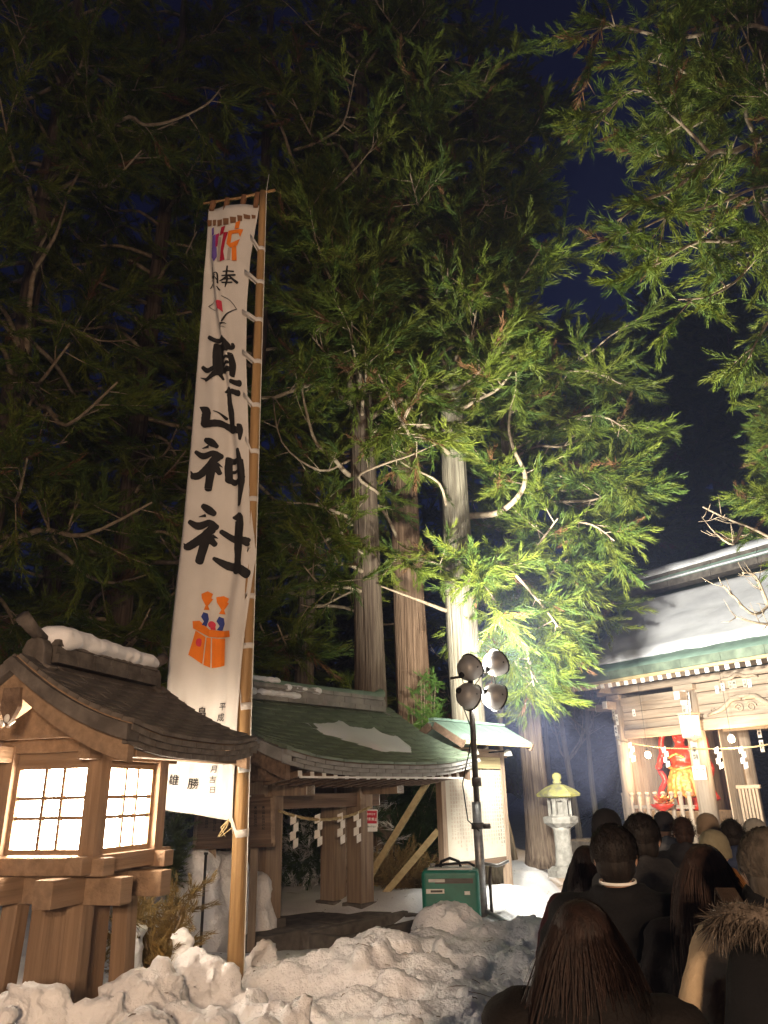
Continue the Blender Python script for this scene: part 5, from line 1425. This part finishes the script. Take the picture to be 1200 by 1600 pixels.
for k in range(26):
    an = rg.uniform(0, 6.28); l = rg.uniform(.1, .24); e = rg.uniform(.2, 1.1)
    d = Vector((math.cos(an) * math.cos(e), math.sin(an) * math.cos(e), math.sin(e)))
    m_ = Matrix.Translation(Vector((0, 0, .15)) + d * l) @ d.to_track_quat('Z', 'Y').to_matrix().to_4x4()
    MB().prism([(-.03, -.05), (.03, -.05), (.035, .02), (0, .07), (-.035, .02)], .006, m_ @ Matrix.Rotation(R(90), 4, 'X')).build('petal', goldm if k % 3 else redm, OR)
for (x, y, z_, w_, mt) in [(3.0, 2.6, 1.35, .5, 'lwood_z'), (4.1, -.5, 1.9, .45, 'paper')]:
    pass

# ------------------------------------------------------------------ people (seen from behind, walking to the gate)
def loft(mb, rings, n=24):
    """closed skin through ellipse rings (cx, cy, z, rx, ry)"""
    V, F = [], []
    for cx, cy, z_, rx, ry in rings:
        for k in range(n):
            an = 2 * math.pi * k / n; V.append((cx + rx * math.cos(an), cy + ry * math.sin(an), z_))
    for i in range(len(rings) - 1):
        for k in range(n): F.append((i * n + k, i * n + (k + 1) % n, (i + 1) * n + (k + 1) % n, (i + 1) * n + k))
    F.append(tuple(range(n - 1, -1, -1))); F.append(tuple(range((len(rings) - 1) * n, len(rings) * n)))
    return mb.add(V, F)

skin = surf('skin', (.50, .30, .21), (.44, .26, .18), .55, (9, 9, 9), 4, .1, (60, 60, 60))
POSES = {   # shoulder, elbow, wrist for the left side (mirrored on the right)
    'pockets': ((.185, 0, 1.375), (.285, -.05, 1.13), (.215, .12, .97)),
    'down': ((.185, 0, 1.375), (.265, -.03, 1.10), (.285, .06, .86)),
    'front': ((.185, 0, 1.375), (.270, .02, 1.12), (.10, .24, 1.14)),
}
_body = {}
def body_mesh(pose):
    if pose in _body: return _body[pose]
    sh, el, wr = POSES[pose]; mb = MB()
    mb.ball((0, .0, 1.60), (.074, .092, .10), 16, 12); mb.ball((0, .035, 1.55), (.055, .062, .075), 12, 10); mb.ball((0, .10, 1.575), (.014, .02, .024), 8, 6)
    mb.ball((0, .093, 1.535), (.024, .012, .012), 8, 6)
    for s in (-1, 1):
        mb.ball((s * .077, -.005, 1.578), (.012, .022, .033), 8, 6); mb.ball((s * .03, .083, 1.60), (.014, .010, .010), 8, 6)
    mb.tube([(0, -.01, 1.36), (0, -.005, 1.45), (0, .005, 1.54)], [.075, .056, .052], 12)
    loft(mb, [(0, 0, .86, .155, .115), (0, 0, .98, .15, .11), (0, 0, 1.12, .13, .095), (0, 0, 1.28, .155, .11), (0, 0, 1.38, .15, .09), (0, 0, 1.43, .08, .06)])
    for s in (-1, 1):
        a_ = [Vector((s * q[0], q[1], q[2])) for q in (sh, el, wr)]
        mb.tube([Vector((s * .12, 0, 1.38)), a_[0], a_[1], a_[2]], [.05, .052, .041, .029], 10); mb.ball(a_[0], .054, 10, 8)
        d = (a_[2] - a_[1]).normalized(); hc = a_[2] + d * .05; sd = d.cross(Vector((s, 0, .2))).normalized(); nn = d.cross(sd).normalized()
        mb.tube([a_[2], hc, hc + d * .035], [.026, .033, .032], 8)
        for k, ln in enumerate((.062, .072, .066, .05)):
            b_ = hc + d * .03 + sd * (.026 - .0175 * k)
            mb.tube([b_, b_ + d * ln * .5, b_ + d * ln * .85 + nn * .018], [.0095, .009, .008], 6)
        b_ = hc - d * .01 + sd * .028
        mb.tube([b_, b_ + d * .03 + sd * .022, b_ + d * .058 + sd * .024], [.011, .0105, .009], 6)
        mb.tube([(s * .085, 0, .90), (s * .095, .01, .50), (s * .10, -.01, .09)], [.088, .058, .04], 12)
        mb.tube([(s * .10, -.03, .06), (s * .11, .13, .04)], [.045, .038], 10)
    o = remeshed('body_tmp', mb, .0145, skin, 1); me = o.data; me.name = 'person_body'
    bpy.data.objects.remove(o); _body[pose] = me; return me

_coat = {}
def coat_mesh(pose, long, hood, puffy):
    key = (pose, long, hood, puffy)
    if key in _coat: return _coat[key]
    sh, el, wr = POSES[pose]; mb = MB(); z0 = .52 if long else .80; k = 1.12 if puffy else 1.0
    loft(mb, [(0, 0, z0, .235 * k + (.03 if long else 0), .185 * k), (0, 0, .95, .225 * k, .175 * k), (0, 0, 1.10, .222 * k, .168 * k), (0, -.005, 1.26, .235 * k, .168 * k), (0, -.01, 1.36, .215 * k, .140), (0, -.012, 1.415, .150, .108), (0, -.01, 1.455, .088, .086), (0, -.005, 1.475, .076, .082)], 30)
    for s in (-1, 1):
        a_ = [Vector((s * q[0], q[1], q[2])) for q in (sh, el, wr)]
        mb.tube([Vector((s * .10, -.005, 1.395)), a_[0], a_[0].lerp(a_[1], .55), a_[1], a_[1].lerp(a_[2], .5), a_[2]], [.07, .088 * k, .083 * k, .074 * k, .064 * k, .052 * k], 14)
        mb.ball(a_[0] + Vector((s * .0, 0, -.01)), .092 * k, 12, 9)
    if hood:
        loft(mb, [(0, -.10, 1.33, .07, .05), (0, -.115, 1.39, .125, .075), (0, -.10, 1.45, .125, .085), (0, -.075, 1.495, .085, .07)], 18)
        mb.tube([(-.10, .03, 1.44), (-.10, -.05, 1.47), (0, -.11, 1.49), (.10, -.05, 1.47), (.10, .03, 1.44)], .036, 10)
    else:
        ring = [(.078 * math.cos(R(a_)), .086 * math.sin(R(a_)) - .008, 1.475 + .012 * math.sin(R(a_))) for a_ in range(-200, 40, 20)]
        mb.tube(ring, .022, 8)
    sd = hash(key) % 50
    def dis(p):
        w_ = mnoise.fractal(Vector((p.x * 5, p.y * 5, p.z * 9 + sd)), .9, 2.0, 3) * .011
        if puffy: w_ += .012 * abs(math.sin(p.z * 26)) ** .6
        return w_ + mnoise.noise(Vector((p.x * 16, p.y * 16, p.z * 22))) * .003
    o = remeshed('coat_tmp', mb, .0165, None, 2, dis); me = o.data; me.name = 'coat'
    bpy.data.objects.remove(o); _coat[key] = me; return me

def cloth_mat(name, c, c2=None):
    return surf(name, c, c2 or tuple(x * .72 for x in c), .85, (7, 7, 7), 5, .25, (90, 90, 90), .15)
def hair_mat(name, c): return surf(name, c, tuple(x * .45 for x in c), .6, (60, 60, 5), 3, .3, (200, 200, 8), .18)

def hair(parent, style, mat, seed, wind=(0, 0, 0), length=.55):
    rng = random.Random(seed); mb = MB(); C0 = Vector((0, -.004, 1.605)); rad = Vector((.086, .104, .106))
    cap = MB()
    cap.ball(C0 + Vector((0, -.012, .008)), (.083, .098, .101), 20, 14); cap.ball(C0 + Vector((0, -.035, -.045)), (.074, .07, .075), 16, 10)
    base = cap.mesh('hair_base', mat, True)
    N = {'short': 1500, 'grey': 1500, 'long': 4200, 'curly': 520}[style]
    V, F = [], []
    for i in range(N):
        u = rng.uniform(-.12 if style in ('short', 'grey') else -.35 if style != 'long' else -.2, 1); th = rng.uniform(0, 2 * math.pi)
        sx = math.sqrt(max(0, 1 - u * u)); d = Vector((sx * math.cos(th), sx * math.sin(th), u))
        if d.y > .35 and d.z < .55: continue
        p = C0 + Vector((d.x * rad.x, d.y * rad.y, d.z * rad.z)) * rng.uniform(1.0, 1.035)
        flow = Vector((d.x * .08, -.5, -.45 - .3 * d.y)) if style in ('short', 'grey') else Vector((d.x * .5, -.45 + d.y * .3, -.55)) if style != 'long' else Vector((d.x * .35, d.y * .25 - .12, -.8))
        seg = 3 if style != 'long' else 10; L_ = rng.uniform(.018, .042) if style == 'grey' else rng.uniform(.025, .055) if style != 'long' else length * rng.uniform(.7, 1.15)
        wd = rng.uniform(.004, .008) if style != 'long' else rng.uniform(.0016, .004)
        pts = [p]; cur = p.copy(); vel = (flow + Vector((rng.gauss(0, .18), rng.gauss(0, .18), rng.gauss(0, .12) + (.30 if style == 'short' and d.z > .75 else 0)))).normalized()
        for k in range(seg):
            step = L_ / seg
            if style == 'long':
                vel = (vel + Vector((0, 0, -.55)) + Vector(wind) * (k / seg) ** 1.5 + Vector((rng.gauss(0, .05), rng.gauss(0, .05), 0))).normalized()
            if style == 'curly': vel = (vel + Vector((rng.gauss(0, .9), rng.gauss(0, .9), rng.gauss(0, .9)))).normalized()
            cur = cur + vel * step
            q = cur - C0; e = Vector((q.x / rad.x, q.y / rad.y, q.z / rad.z)).length
            if style in ('short', 'grey'): cur = C0 + q / e * (rng.uniform(1.0, 1.07) + (.10 * k / seg if d.z > .55 and style == 'short' else 0))
            elif e < 1.01 and q.z > -.06: cur = C0 + q / e * rng.uniform(1.01, 1.05)
            if style == 'long' and cur.z < 1.50:                     # lie over shoulders and back
                tgt = .118 if cur.z > 1.38 else .185
                if cur.y > -tgt * (1 - .5 * min(1, abs(cur.x) / .2)) and d.y < .5: cur.y -= .022
            pts.append(cur.copy())
        out = (p - C0).normalized(); n0 = len(V)
        for k, q in enumerate(pts):
            t = (pts[min(k + 1, seg)] - pts[max(k - 1, 0)]).normalized(); s_ = t.cross(out).normalized() * wd * (1 - .75 * k / seg) * .5
            V += [q - s_, q + s_ + out * .0015]
        F += [(n0 + 2 * k, n0 + 2 * k + 1, n0 + 2 * k + 3, n0 + 2 * k + 2) for k in range(seg)]
    cap.add(V, F)
    if style == 'long':                                      # solid body of the hair under the strands
        wx, wy, wz = wind
        loft(cap, [(0, -.02, 1.60, .08, .095), (0, -.045, 1.52, .098, .092), (wx * .01, -.075, 1.44, .116, .088), (wx * .03, -.125, 1.34, .125, .078), (wx * .07, -.165, 1.22 + .0 * wz, .115, .065), (wx * .2, -.18, 1.20 - length * .28, .05, .025)], 18)
    return cap.build('hair', mat, parent, True)

def beanie(parent, mat, pom=False):
    prof = [(.094, -.035), (.100, -.03), (.101, .015), (.096, .022), (.097, .03), (.094, .06), (.082, .095), (.055, .122), (.02, .134), (.002, .136)]
    mb = MB(); n = 40; V, F = [], []
    for i, (r_, z_) in enumerate(prof):
        for k in range(n):
            an = 2 * math.pi * k / n; rr_ = r_ * (1 + .018 * (k % 2) * (1 if r_ > .03 else 0)); V.append((rr_ * math.cos(an) * .96, rr_ * math.sin(an) * 1.12 - .006, 1.595 + z_))
    for i in range(len(prof) - 1):
        for k in range(n): F.append((i * n + k, i * n + (k + 1) % n, (i + 1) * n + (k + 1) % n, (i + 1) * n + k))
    mb.add(V, F); o = mb.build('knit_hat', mat, parent, True)
    return o

BLK = cloth_mat('black_wool', (.009, .009, .010)); CHAR = cloth_mat('charcoal_fleece', (.045, .043, .043)); NAVY = cloth_mat('navy_nylon', (.03, .04, .075))
HB = hair_mat('black_hair', (.016, .012, .010)); HR = hair_mat('auburn_hair', (.020, .010, .007)); HD = hair_mat('dark_brown_hair', (.040, .020, .013)); HG = hair_mat('grey_hair', (.095, .078, .062))
trm = cloth_mat('dark_trousers', (.02, .02, .025)); shoe = MT['black']
_tr = {}
def trousers():
    if 'm' in _tr: return _tr['m']
    mb = MB(); loft(mb, [(0, 0, .80, .17, .13), (0, 0, .90, .172, .13), (0, 0, 1.0, .165, .125)])
    for s in (-1, 1): mb.tube([(s * .088, 0, .90), (s * .096, .01, .50), (s * .10, -.01, .10)], [.105, .085, .07], 14)
    o = remeshed('trousers_tmp', mb, .022, trm, 2, lambda p: mnoise.noise(p * 12) * .006); _tr['m'] = o.data; o.data.name = 'trousers'; bpy.data.objects.remove(o)
    return _tr['m']
def person(px_, py_, Y, label, coat, hairdo, pose='pockets', long=False, hood=False, puffy=False, yaw=-16, hat=None, lean=0, length=.55, wind=(0, 0, 0), seed=1, collar=None, wide=1.0, scarf=None):
    top = at(px_, py_, Y); gzv = 0.0
    H = 1.725 if hat or hairdo else 1.71
    s = (top.z - gzv) / H
    P_ = link('person', body_mesh(pose)); P_.location = (top.x, Y, gzv); P_.scale = (s * wide, s, s); P_.rotation_euler = (R(lean), 0, R(yaw))
    tag(P_, label, 'person', 'people queuing up the path to the gate')
    cm = coat_mesh(pose, long, hood, puffy).copy(); cm.materials.clear(); cm.materials.append(coat)
    link('coat', cm, P_); link('trousers', trousers(), P_)
    for q in (-1, 1): loft(MB(), [(q * .103, .04, .0, .05, .13), (q * .103, .035, .05, .052, .125), (q * .10, .0, .09, .05, .075), (q * .10, -.01, .16, .055, .06)], 14).build('boot', shoe, P_, True)
    if hairdo: hair(P_, hairdo[0], hairdo[1], seed, wind, length)
    if hat: beanie(P_, hat)
    if scarf: MB().lathe([(.078, 1.43), (.092, 1.45), (.088, 1.50), (.092, 1.53), (.080, 1.55), (.068, 1.545)], 20, (0, -.004, 0)).build('neck_warmer', scarf, P_, True)
    if collar:
        ring = [(.070 * math.cos(R(a_)), .074 * math.sin(R(a_)) - .006, 1.503 + .006 * math.sin(R(a_))) for a_ in range(-215, 50, 15)]
        mb = MB(); V = []
        for q in ring: V += [(q[0], q[1], q[2] - .010), (q[0] * .985, q[1] * .985, q[2] + .001)]
        mb.v = V; mb.f = [(2 * k, 2 * k + 2, 2 * k + 3, 2 * k + 1) for k in range(len(ring) - 1)]
        o = mb.build('shirt_collar', collar, P_, True); o.modifiers.new('t', 'SOLIDIFY').thickness = .003
    return P_

person(1035, 1268, 6.8, 'person in grey hooded jacket and dark knit hat under the gate bulb', cloth_mat('grey_jacket', (.16, .16, .165)), None, hood=True, hat=cloth_mat('dark_knit', (.03, .028, .032)), seed=2)
person(1064, 1274, 6.2, 'person with tousled dark hair and black hooded jacket', cloth_mat('black_jacket', (.028, .026, .028)), ('curly', HD), hood=True, seed=3)
person(1103, 1271, 6.4, 'person in beige knit hat in front of the thick gate column', cloth_mat('brown_jacket', (.09, .06, .04)), None, hat=cloth_mat('beige_knit', (.30, .22, .15)), seed=4)
person(1139, 1277, 5.8, 'person with dark curly hair and navy puffed jacket', NAVY, ('curly', HB), puffy=True, hood=True, seed=5)
person(1177, 1279, 6.0, 'person in pale grey knit hat near the open bay', cloth_mat('slate_jacket', (.06, .065, .075)), None, hat=cloth_mat('grey_knit', (.33, .31, .27)), seed=6)
person(1112, 1297, 4.7, 'person in olive knit hat and rust-orange jacket', cloth_mat('rust_jacket', (.27, .115, .035)), None, hat=cloth_mat('olive_knit', (.23, .20, .13)), hood=False, puffy=True, seed=7)
person(945, 1264, 4.9, 'person in black knit hat behind the man with white collar', BLK, None, hat=cloth_mat('black_knit', (.014, .013, .014)), seed=8)
person(914, 1318, 4.3, 'person with reddish brown hair half hidden by the man with white collar', cloth_mat('maroon_coat', (.05, .014, .016)), ('long', HR), seed=9, length=.35)
person(998, 1267, 3.95, 'tall man with upright black hair in charcoal hooded top', CHAR, ('short', HB), hood=True, seed=10)
person(954, 1284, 3.25, 'man in black coat with a thin white shirt collar showing', BLK, ('short', HB), 'pockets', True, seed=11, collar=MT['white'], wide=1.08)
person(1096, 1314, 2.95, 'woman with long straight dark brown hair in black coat', cloth_mat('dark_coat', (.010, .008, .009)), ('long', HD), 'front', True, seed=12, length=.78)
person(1190, 1287, 2.45, 'person with short grey hair in beige jacket with fur-trimmed hood', cloth_mat('beige_jacket', (.56, .42, .27), (.46, .34, .21)), ('grey', HG), 'pockets', hood=False, seed=13, scarf=BLK)
person(905, 1398, 2.25, 'woman with windblown auburn hair in a wide dark coat', cloth_mat('brown_black_coat', (.009, .007, .006)), ('long', HR), 'down', True, hood=True, seed=14, length=1.05, wind=(-1.5, 0, 0), wide=1.12, puffy=True)

# black backpack and fur trim worn by the grey-haired person
bp0 = at(1190, 1287, 2.45)
BP = empty('backpack', (bp0.x - .02, 2.45, 0), R(-16), 'big black backpack on the shoulders of the beige jacket', 'backpack')
mb = MB()
loft(mb, [(0, -.27, .72, .16, .09), (0, -.30, .80, .23, .12), (0, -.31, 1.05, .225, .13), (0, -.30, 1.25, .19, .12), (0, -.27, 1.37, .15, .085)], 20)
mb.ball((0, -.39, .98), (.13, .05, .12), 12, 8)
remeshed('bag', mb, .014, BLK, 2, lambda p: mnoise.noise(p * 11) * .008, BP)
for s_ in (-1, 1):
    pts = [(s_ * .09, -.19, 1.30), (s_ * .10, -.12, 1.43), (s_ * .115, .0, 1.475), (s_ * .12, .12, 1.39), (s_ * .13, .17, 1.2)]
    strip(pts, .055, .012, Vector((1, 0, 0))).build('strap', cloth_mat('strap_brown', (.05, .032, .022)), BP)
FT = empty('fur_collar', (bp0.x, 2.45, 0), R(-16), 'shaggy grey-brown fur trim over the backpack top', 'fur trim')
rg = random.Random(7); mb = MB(); V, F = [], []
arc = [Vector((.19 * math.cos(R(a_)), -.24 + .16 * math.sin(R(a_)) * .6 - .03, 1.41 + .035 * math.sin(R(a_ * 2)))) for a_ in range(180, 361, 6)]
mb.tube(arc, .032, 8)
for i in range(2600):
    c = rg.choice(arc); d = Vector((rg.gauss(0, 1), rg.gauss(-.5, 1), rg.gauss(0, 1))).normalized(); p = c + d * .02 + Vector((rg.uniform(-.012, .012), 0, 0)); l = rg.uniform(.03, .055)
    t = p + d * l + Vector((0, 0, -.02)); s_ = d.cross(Vector((rg.random(), rg.random(), rg.random()))).normalized() * .003; n0 = len(V)
    V += [p - s_, p + s_, t]; F.append((n0, n0 + 1, n0 + 2))
mb.add(V, F); mb.build('fur', hair_mat('fur', (.12, .095, .075)), FT)

# ------------------------------------------------------------------ shrubs, ivy, bare trees, far wood
rg = random.Random(77)
def leafy(name, label, cat, base, n, spread, h, cols, size, seed, group=None, part='foliage', kindd=None, stems=9):
    o = empty(name, base, 0, label, cat, group); r = random.Random(seed); P, D, S_, C_ = [], [], [], []
    st = MB()
    for k in range(stems):
        a_ = r.uniform(0, 6.28); e = Vector((math.cos(a_) * spread[0] * r.uniform(.3, .9), math.sin(a_) * spread[1] * r.uniform(.3, .9), h * r.uniform(.6, 1)))
        st.tube([(0, 0, 0), e * .5 + Vector((0, 0, .1 * h)), e], [.012, .009, .004], 5)
        for j in range(n // stems):
            t = r.uniform(.25, 1); q = e * t + Vector((r.gauss(0, .12) * spread[0], r.gauss(0, .12) * spread[1], r.gauss(0, .08) * h))
            P.append(q); D.append(Vector((r.gauss(0, 1), r.gauss(0, 1), r.gauss(.4, .8)))); S_.append(size * r.uniform(.7, 1.3)); c = r.choice(cols); k2 = r.uniform(.7, 1.2); C_.append(tuple(x * k2 for x in c))
    st.build('stems', MT['limb'], o, True)
    link(part, tufts_mesh(part, P, D, S_, C_, seed), o); return o
DRY = [(.26, .17, .055), (.20, .14, .05), (.30, .21, .08)]
LF = [(.10, .20, .035), (.075, .16, .03), (.13, .23, .04)]
p = at(245, 1500, 5.9)
leafy('dry_shrub', 'dry ochre shrub between the wooden lantern and the cedar pole', 'shrub', (p.x, 5.9, .45), 260, (.38, .3), .62, DRY, .55, 3)
p = at(658, 1130, 14.6)
leafy('ivy', 'bright green ivy climbing the foot of the red-brown cedar', 'ivy', (p.x, 14.55, .4), 420, (.45, .25), 3.4, LF, .8, 4, stems=12)
p = at(640, 1320, 14)
leafy('evergreen_shrub', 'evergreen shrub with sagging stems behind the timber braces', 'shrub', (p.x, 14, .4), 380, (.8, .5), 2.0, [(.05, .10, .03), (.04, .08, .025)], 1.0, 5)
p = at(480, 1400, 13)
leafy('evergreen_shrub', 'snow-dusted dark shrub seen between the pavilion columns', 'shrub', (p.x, 12.6, .3), 950, (1.5, .6), 2.0, [(.05, .09, .035), (.7, .72, .74), (.04, .08, .03), (.05, .09, .03)], 1.0, 6)
p = at(258, 1360, 8.0)
leafy('clipped_shrub', 'small rounded olive shrub behind the wooden lantern', 'shrub', (p.x, 8.0, .9), 420, (.16, .16), .75, [(.085, .115, .03), (.07, .095, .03)], .45, 7, stems=14)
p = at(690, 1430, 12)
leafy('dry_grass', 'tuft of dry straw-coloured grass under the timber braces', 'grass', (p.x - .5, 12, .4), 220, (.6, .4), .5, [(.36, .28, .13), (.28, .21, .10)], .8, 8)
sn = MB()
for (x, y, Y, r_) in [(285, 1465, 5.8, .10), (210, 1455, 5.7, .09), (300, 1360, 8.6, .35), (340, 1370, 9.0, .35), (385, 1390, 9.3, .3), (250, 1400, 8.8, .25)]:
    c = at(x, y, Y); vs, fs = hull(rg, c, r_, 22, (1.1, 1, .8)); sn.add(vs, fs)
    sn.ball((c.x, c.y, c.z * .5), (r_ * 1.2, r_ * 1.1, c.z * .5 + .05), 10, 8)
o = remeshed('snow_bank_side', sn, .035, MT['snow'], 2, lambda p: mnoise.fractal(p * 6, 1, 2, 3) * .03); tag(o, kind='structure')

def bare(name, label, base, h, seed, r0=.07, lean=0.0):
    o = empty(name, base, 0, label, 'tree', 'bare trees in the dim wood'); r = random.Random(seed); tr = MB(); br = MB()
    pts = [Vector((lean * t * h + .12 * math.sin(t * 5 + seed), .1 * math.cos(t * 4), t * h)) for t in np.linspace(0, 1, 12)]
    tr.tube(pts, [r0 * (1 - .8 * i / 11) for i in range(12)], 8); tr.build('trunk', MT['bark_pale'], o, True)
    def grow(p, d, L_, rd, dep):
        q = [p]; 
        for k in range(4): d = (d + Vector((r.gauss(0, .22), r.gauss(0, .22), .12))).normalized(); q.append(q[-1] + d * L_ / 4)
        br.tube(q, [rd * (1 - .18 * i) for i in range(5)], 4, False)
        if dep > 0:
            for k in range(3): grow(q[r.randrange(1, 5)], (d + Vector((r.gauss(0, .7), r.gauss(0, .7), r.gauss(.1, .4)))).normalized(), L_ * .6, rd * .55, dep - 1)
    for k in range(11):
        i = r.randrange(3, 11); a_ = r.uniform(0, 6.28); grow(pts[i], Vector((math.cos(a_), math.sin(a_), .8)).normalized(), h * .2 * (1.2 - i / 14), r0 * .4, 2)
    br.build('branches', MT['bark_pale'], o, True); return o
for x, Y, h, s_, l_, lb in [(795, 16.5, 5.0, 1, -.18, 'thin bare sapling leaning beside the noticeboard roof'), (900, 22, 7.5, 2, .0, 'bare tree in the haze just behind the stone lantern'), (935, 24, 8.0, 3, .05, 'bare tree in the haze nearest the gate column'),
                        (780, 21, 7.0, 4, .08, 'bare tree in the haze between mast and dark trunk'), (870, 27, 9.0, 5, -.03, 'faint bare tree far back in the haze')]:
    b = at(x, 1300, Y); bare('bare_tree', lb, (b.x, Y, .5), h, s_, .06 if Y < 20 else .10, l_)
# overhanging bare twigs before the gate roof
TB = empty('bare_tree', (8.6, 12.2, .4), 0, 'leafless tree reaching twigs before the snowy gate roof', 'tree', 'bare trees in the dim wood')
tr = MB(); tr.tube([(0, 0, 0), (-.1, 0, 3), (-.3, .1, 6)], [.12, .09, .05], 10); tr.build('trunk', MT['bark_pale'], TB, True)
br = MB(); r = random.Random(12)
for path in ([(1290, 900, 12.2), (1200, 838, 12), (1140, 812, 11.8), (1098, 792, 11.7)], [(1160, 822, 11.9), (1145, 850, 11.7), (1120, 835, 11.6)], [(1300, 880, 12.2), (1220, 930, 12), (1180, 960, 11.8), (1145, 930, 11.7), (1130, 915, 11.7)], [(1200, 945, 11.9), (1180, 900, 11.8), (1160, 895, 11.7)], [(1230, 960, 12), (1200, 975, 11.8), (1150, 965, 11.7)]):
    q = [Vector(at(*c)) - Vector((8.6, 12.2, .4)) for c in path]; q = [Vector(c) for c in catmull(q, 4)]
    br.tube(q, [.03 * (1 - .8 * i / len(q)) + .004 for i in range(len(q))], 5)
    for k in range(10):
        i = r.randrange(2, len(q)); d = Vector((r.gauss(-.4, .5), r.gauss(0, .4), r.gauss(.2, .5))).normalized(); l = r.uniform(.15, .4)
        br.tube([q[i], q[i] + d * l * .5, q[i] + d * l + Vector((0, 0, .06))], [.008, .006, .003], 4)
br.build('branches', MT['limb'], TB, True)
# dark wood that closes the background
P, D, S_, C_ = [], [], [], []
r = random.Random(5)
for k in range(2000):
    a_ = R(r.uniform(-62, 50)); d = r.uniform(32, 46); x, y = d * math.sin(a_), d * math.cos(a_)
    top = 17 + 6 * mnoise.noise(Vector((a_ * 9, 0, 0))) if a_ < R(13) else 7 + 2 * mnoise.noise(Vector((a_ * 9, 0, 0)))
    z_ = r.uniform(.5, 1) * top * r.random() ** .4
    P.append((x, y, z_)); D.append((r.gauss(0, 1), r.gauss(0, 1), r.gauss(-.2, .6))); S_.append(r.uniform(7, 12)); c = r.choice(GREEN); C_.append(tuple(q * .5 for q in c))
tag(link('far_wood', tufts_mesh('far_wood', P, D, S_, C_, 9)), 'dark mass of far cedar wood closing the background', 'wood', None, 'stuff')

# fallen needles, twigs and bark crumbs on the shovelled snow
from mathutils.bvhtree import BVHTree
r = random.Random(31); mb = MB()
for o in [x for x in sc.objects if x.name.startswith('snow_bank') or x.name == 'snow_ground']:
    bv = BVHTree.FromPolygons([v.co for v in o.data.vertices], [tuple(p.vertices) for p in o.data.polygons])
    for k in range(420 if 'bank' in o.name else 900):
        x, y = (r.uniform(-2.8, 1.6), r.uniform(3.2, 7.8)) if 'bank' in o.name else (r.uniform(-3, 6), r.uniform(5, 16))
        hit = bv.ray_cast(Vector((x, y, 5)), Vector((0, 0, -1)))
        if hit[0] is None or ('bank' in o.name and hit[0].z < .3): continue
        a_ = r.uniform(0, 6.28); l = r.uniform(.012, .05) if r.random() < .9 else r.uniform(.06, .16); d = Vector((math.cos(a_), math.sin(a_), r.uniform(-.2, .3))) * l
        mb.tube([hit[0] + Vector((0, 0, .004)), hit[0] + d * .5 + Vector((0, 0, .008)), hit[0] + d + Vector((0, 0, .004))], [.0022, .0028, .0012], 3, False)
tag(mb.build('cedar_litter', MT['bark_dark']), 'brown cedar needles and twigs scattered over the snow', 'litter', None, 'stuff')
tot = sum(len(o.data.polygons) for o in sc.objects if o.type == 'MESH'); print('POLYS', tot)

# ------------------------------------------------------------------ night haze and drifting smoke
def volume_box(name, a, b, build, label=None):
    a, b = Vector(a), Vector(b); o = MB().box((a + b) / 2, b - a).build(name, None); m = bpy.data.materials.new(name); m.use_nodes = True; t = m.node_tree
    t.nodes.remove(t.nodes['Principled BSDF']); v = t.nodes.new('ShaderNodeVolumePrincipled'); t.links.new(v.outputs[0], t.nodes['Material Output'].inputs['Volume'])
    build(t, v); o.data.materials.append(m); o['kind'] = 'stuff'; return o
def hz(t, v):
    v.inputs['Color'].default_value = (.50, .60, 1.0, 1); v.inputs['Density'].default_value = .003; v.inputs['Anisotropy'].default_value = .2
volume_box('haze', (-70, -12, -1.0), (70, 75, 40), hz)

# smoke drifting between the mast and the gate
sm = MB()
for x, y, z_, a_, b_, c_ in [(3.0, 14.6, 2.3, 1.3, 1.2, .9), (4.0, 15.4, 2.9, 1.0, 1.1, 1.0), (2.2, 13.4, 3.1, .9, .9, .9), (3.4, 15.0, 3.7, .8, .9, .9), (4.6, 15.8, 2.1, .8, .8, .8)]:
    sm.ball((x, y, z_), (a_, b_, c_), 18, 12)
so = remeshed('smoke', sm, .14, None, 6, lambda p: mnoise.fractal(p * 1.1, .8, 2.1, 3) * .35)
m = bpy.data.materials.new('smoke'); m.use_nodes = True; t = m.node_tree
t.nodes.remove(t.nodes['Principled BSDF']); v = t.nodes.new('ShaderNodeVolumePrincipled'); t.links.new(v.outputs[0], t.nodes['Material Output'].inputs['Volume'])
v.inputs['Color'].default_value = (.50, .58, 1.0, 1); v.inputs['Density'].default_value = .055
so.data.materials.clear(); so.data.materials.append(m)
tag(so, 'pale blue smoke drifting between the mast and the gate', 'smoke', None, 'stuff')
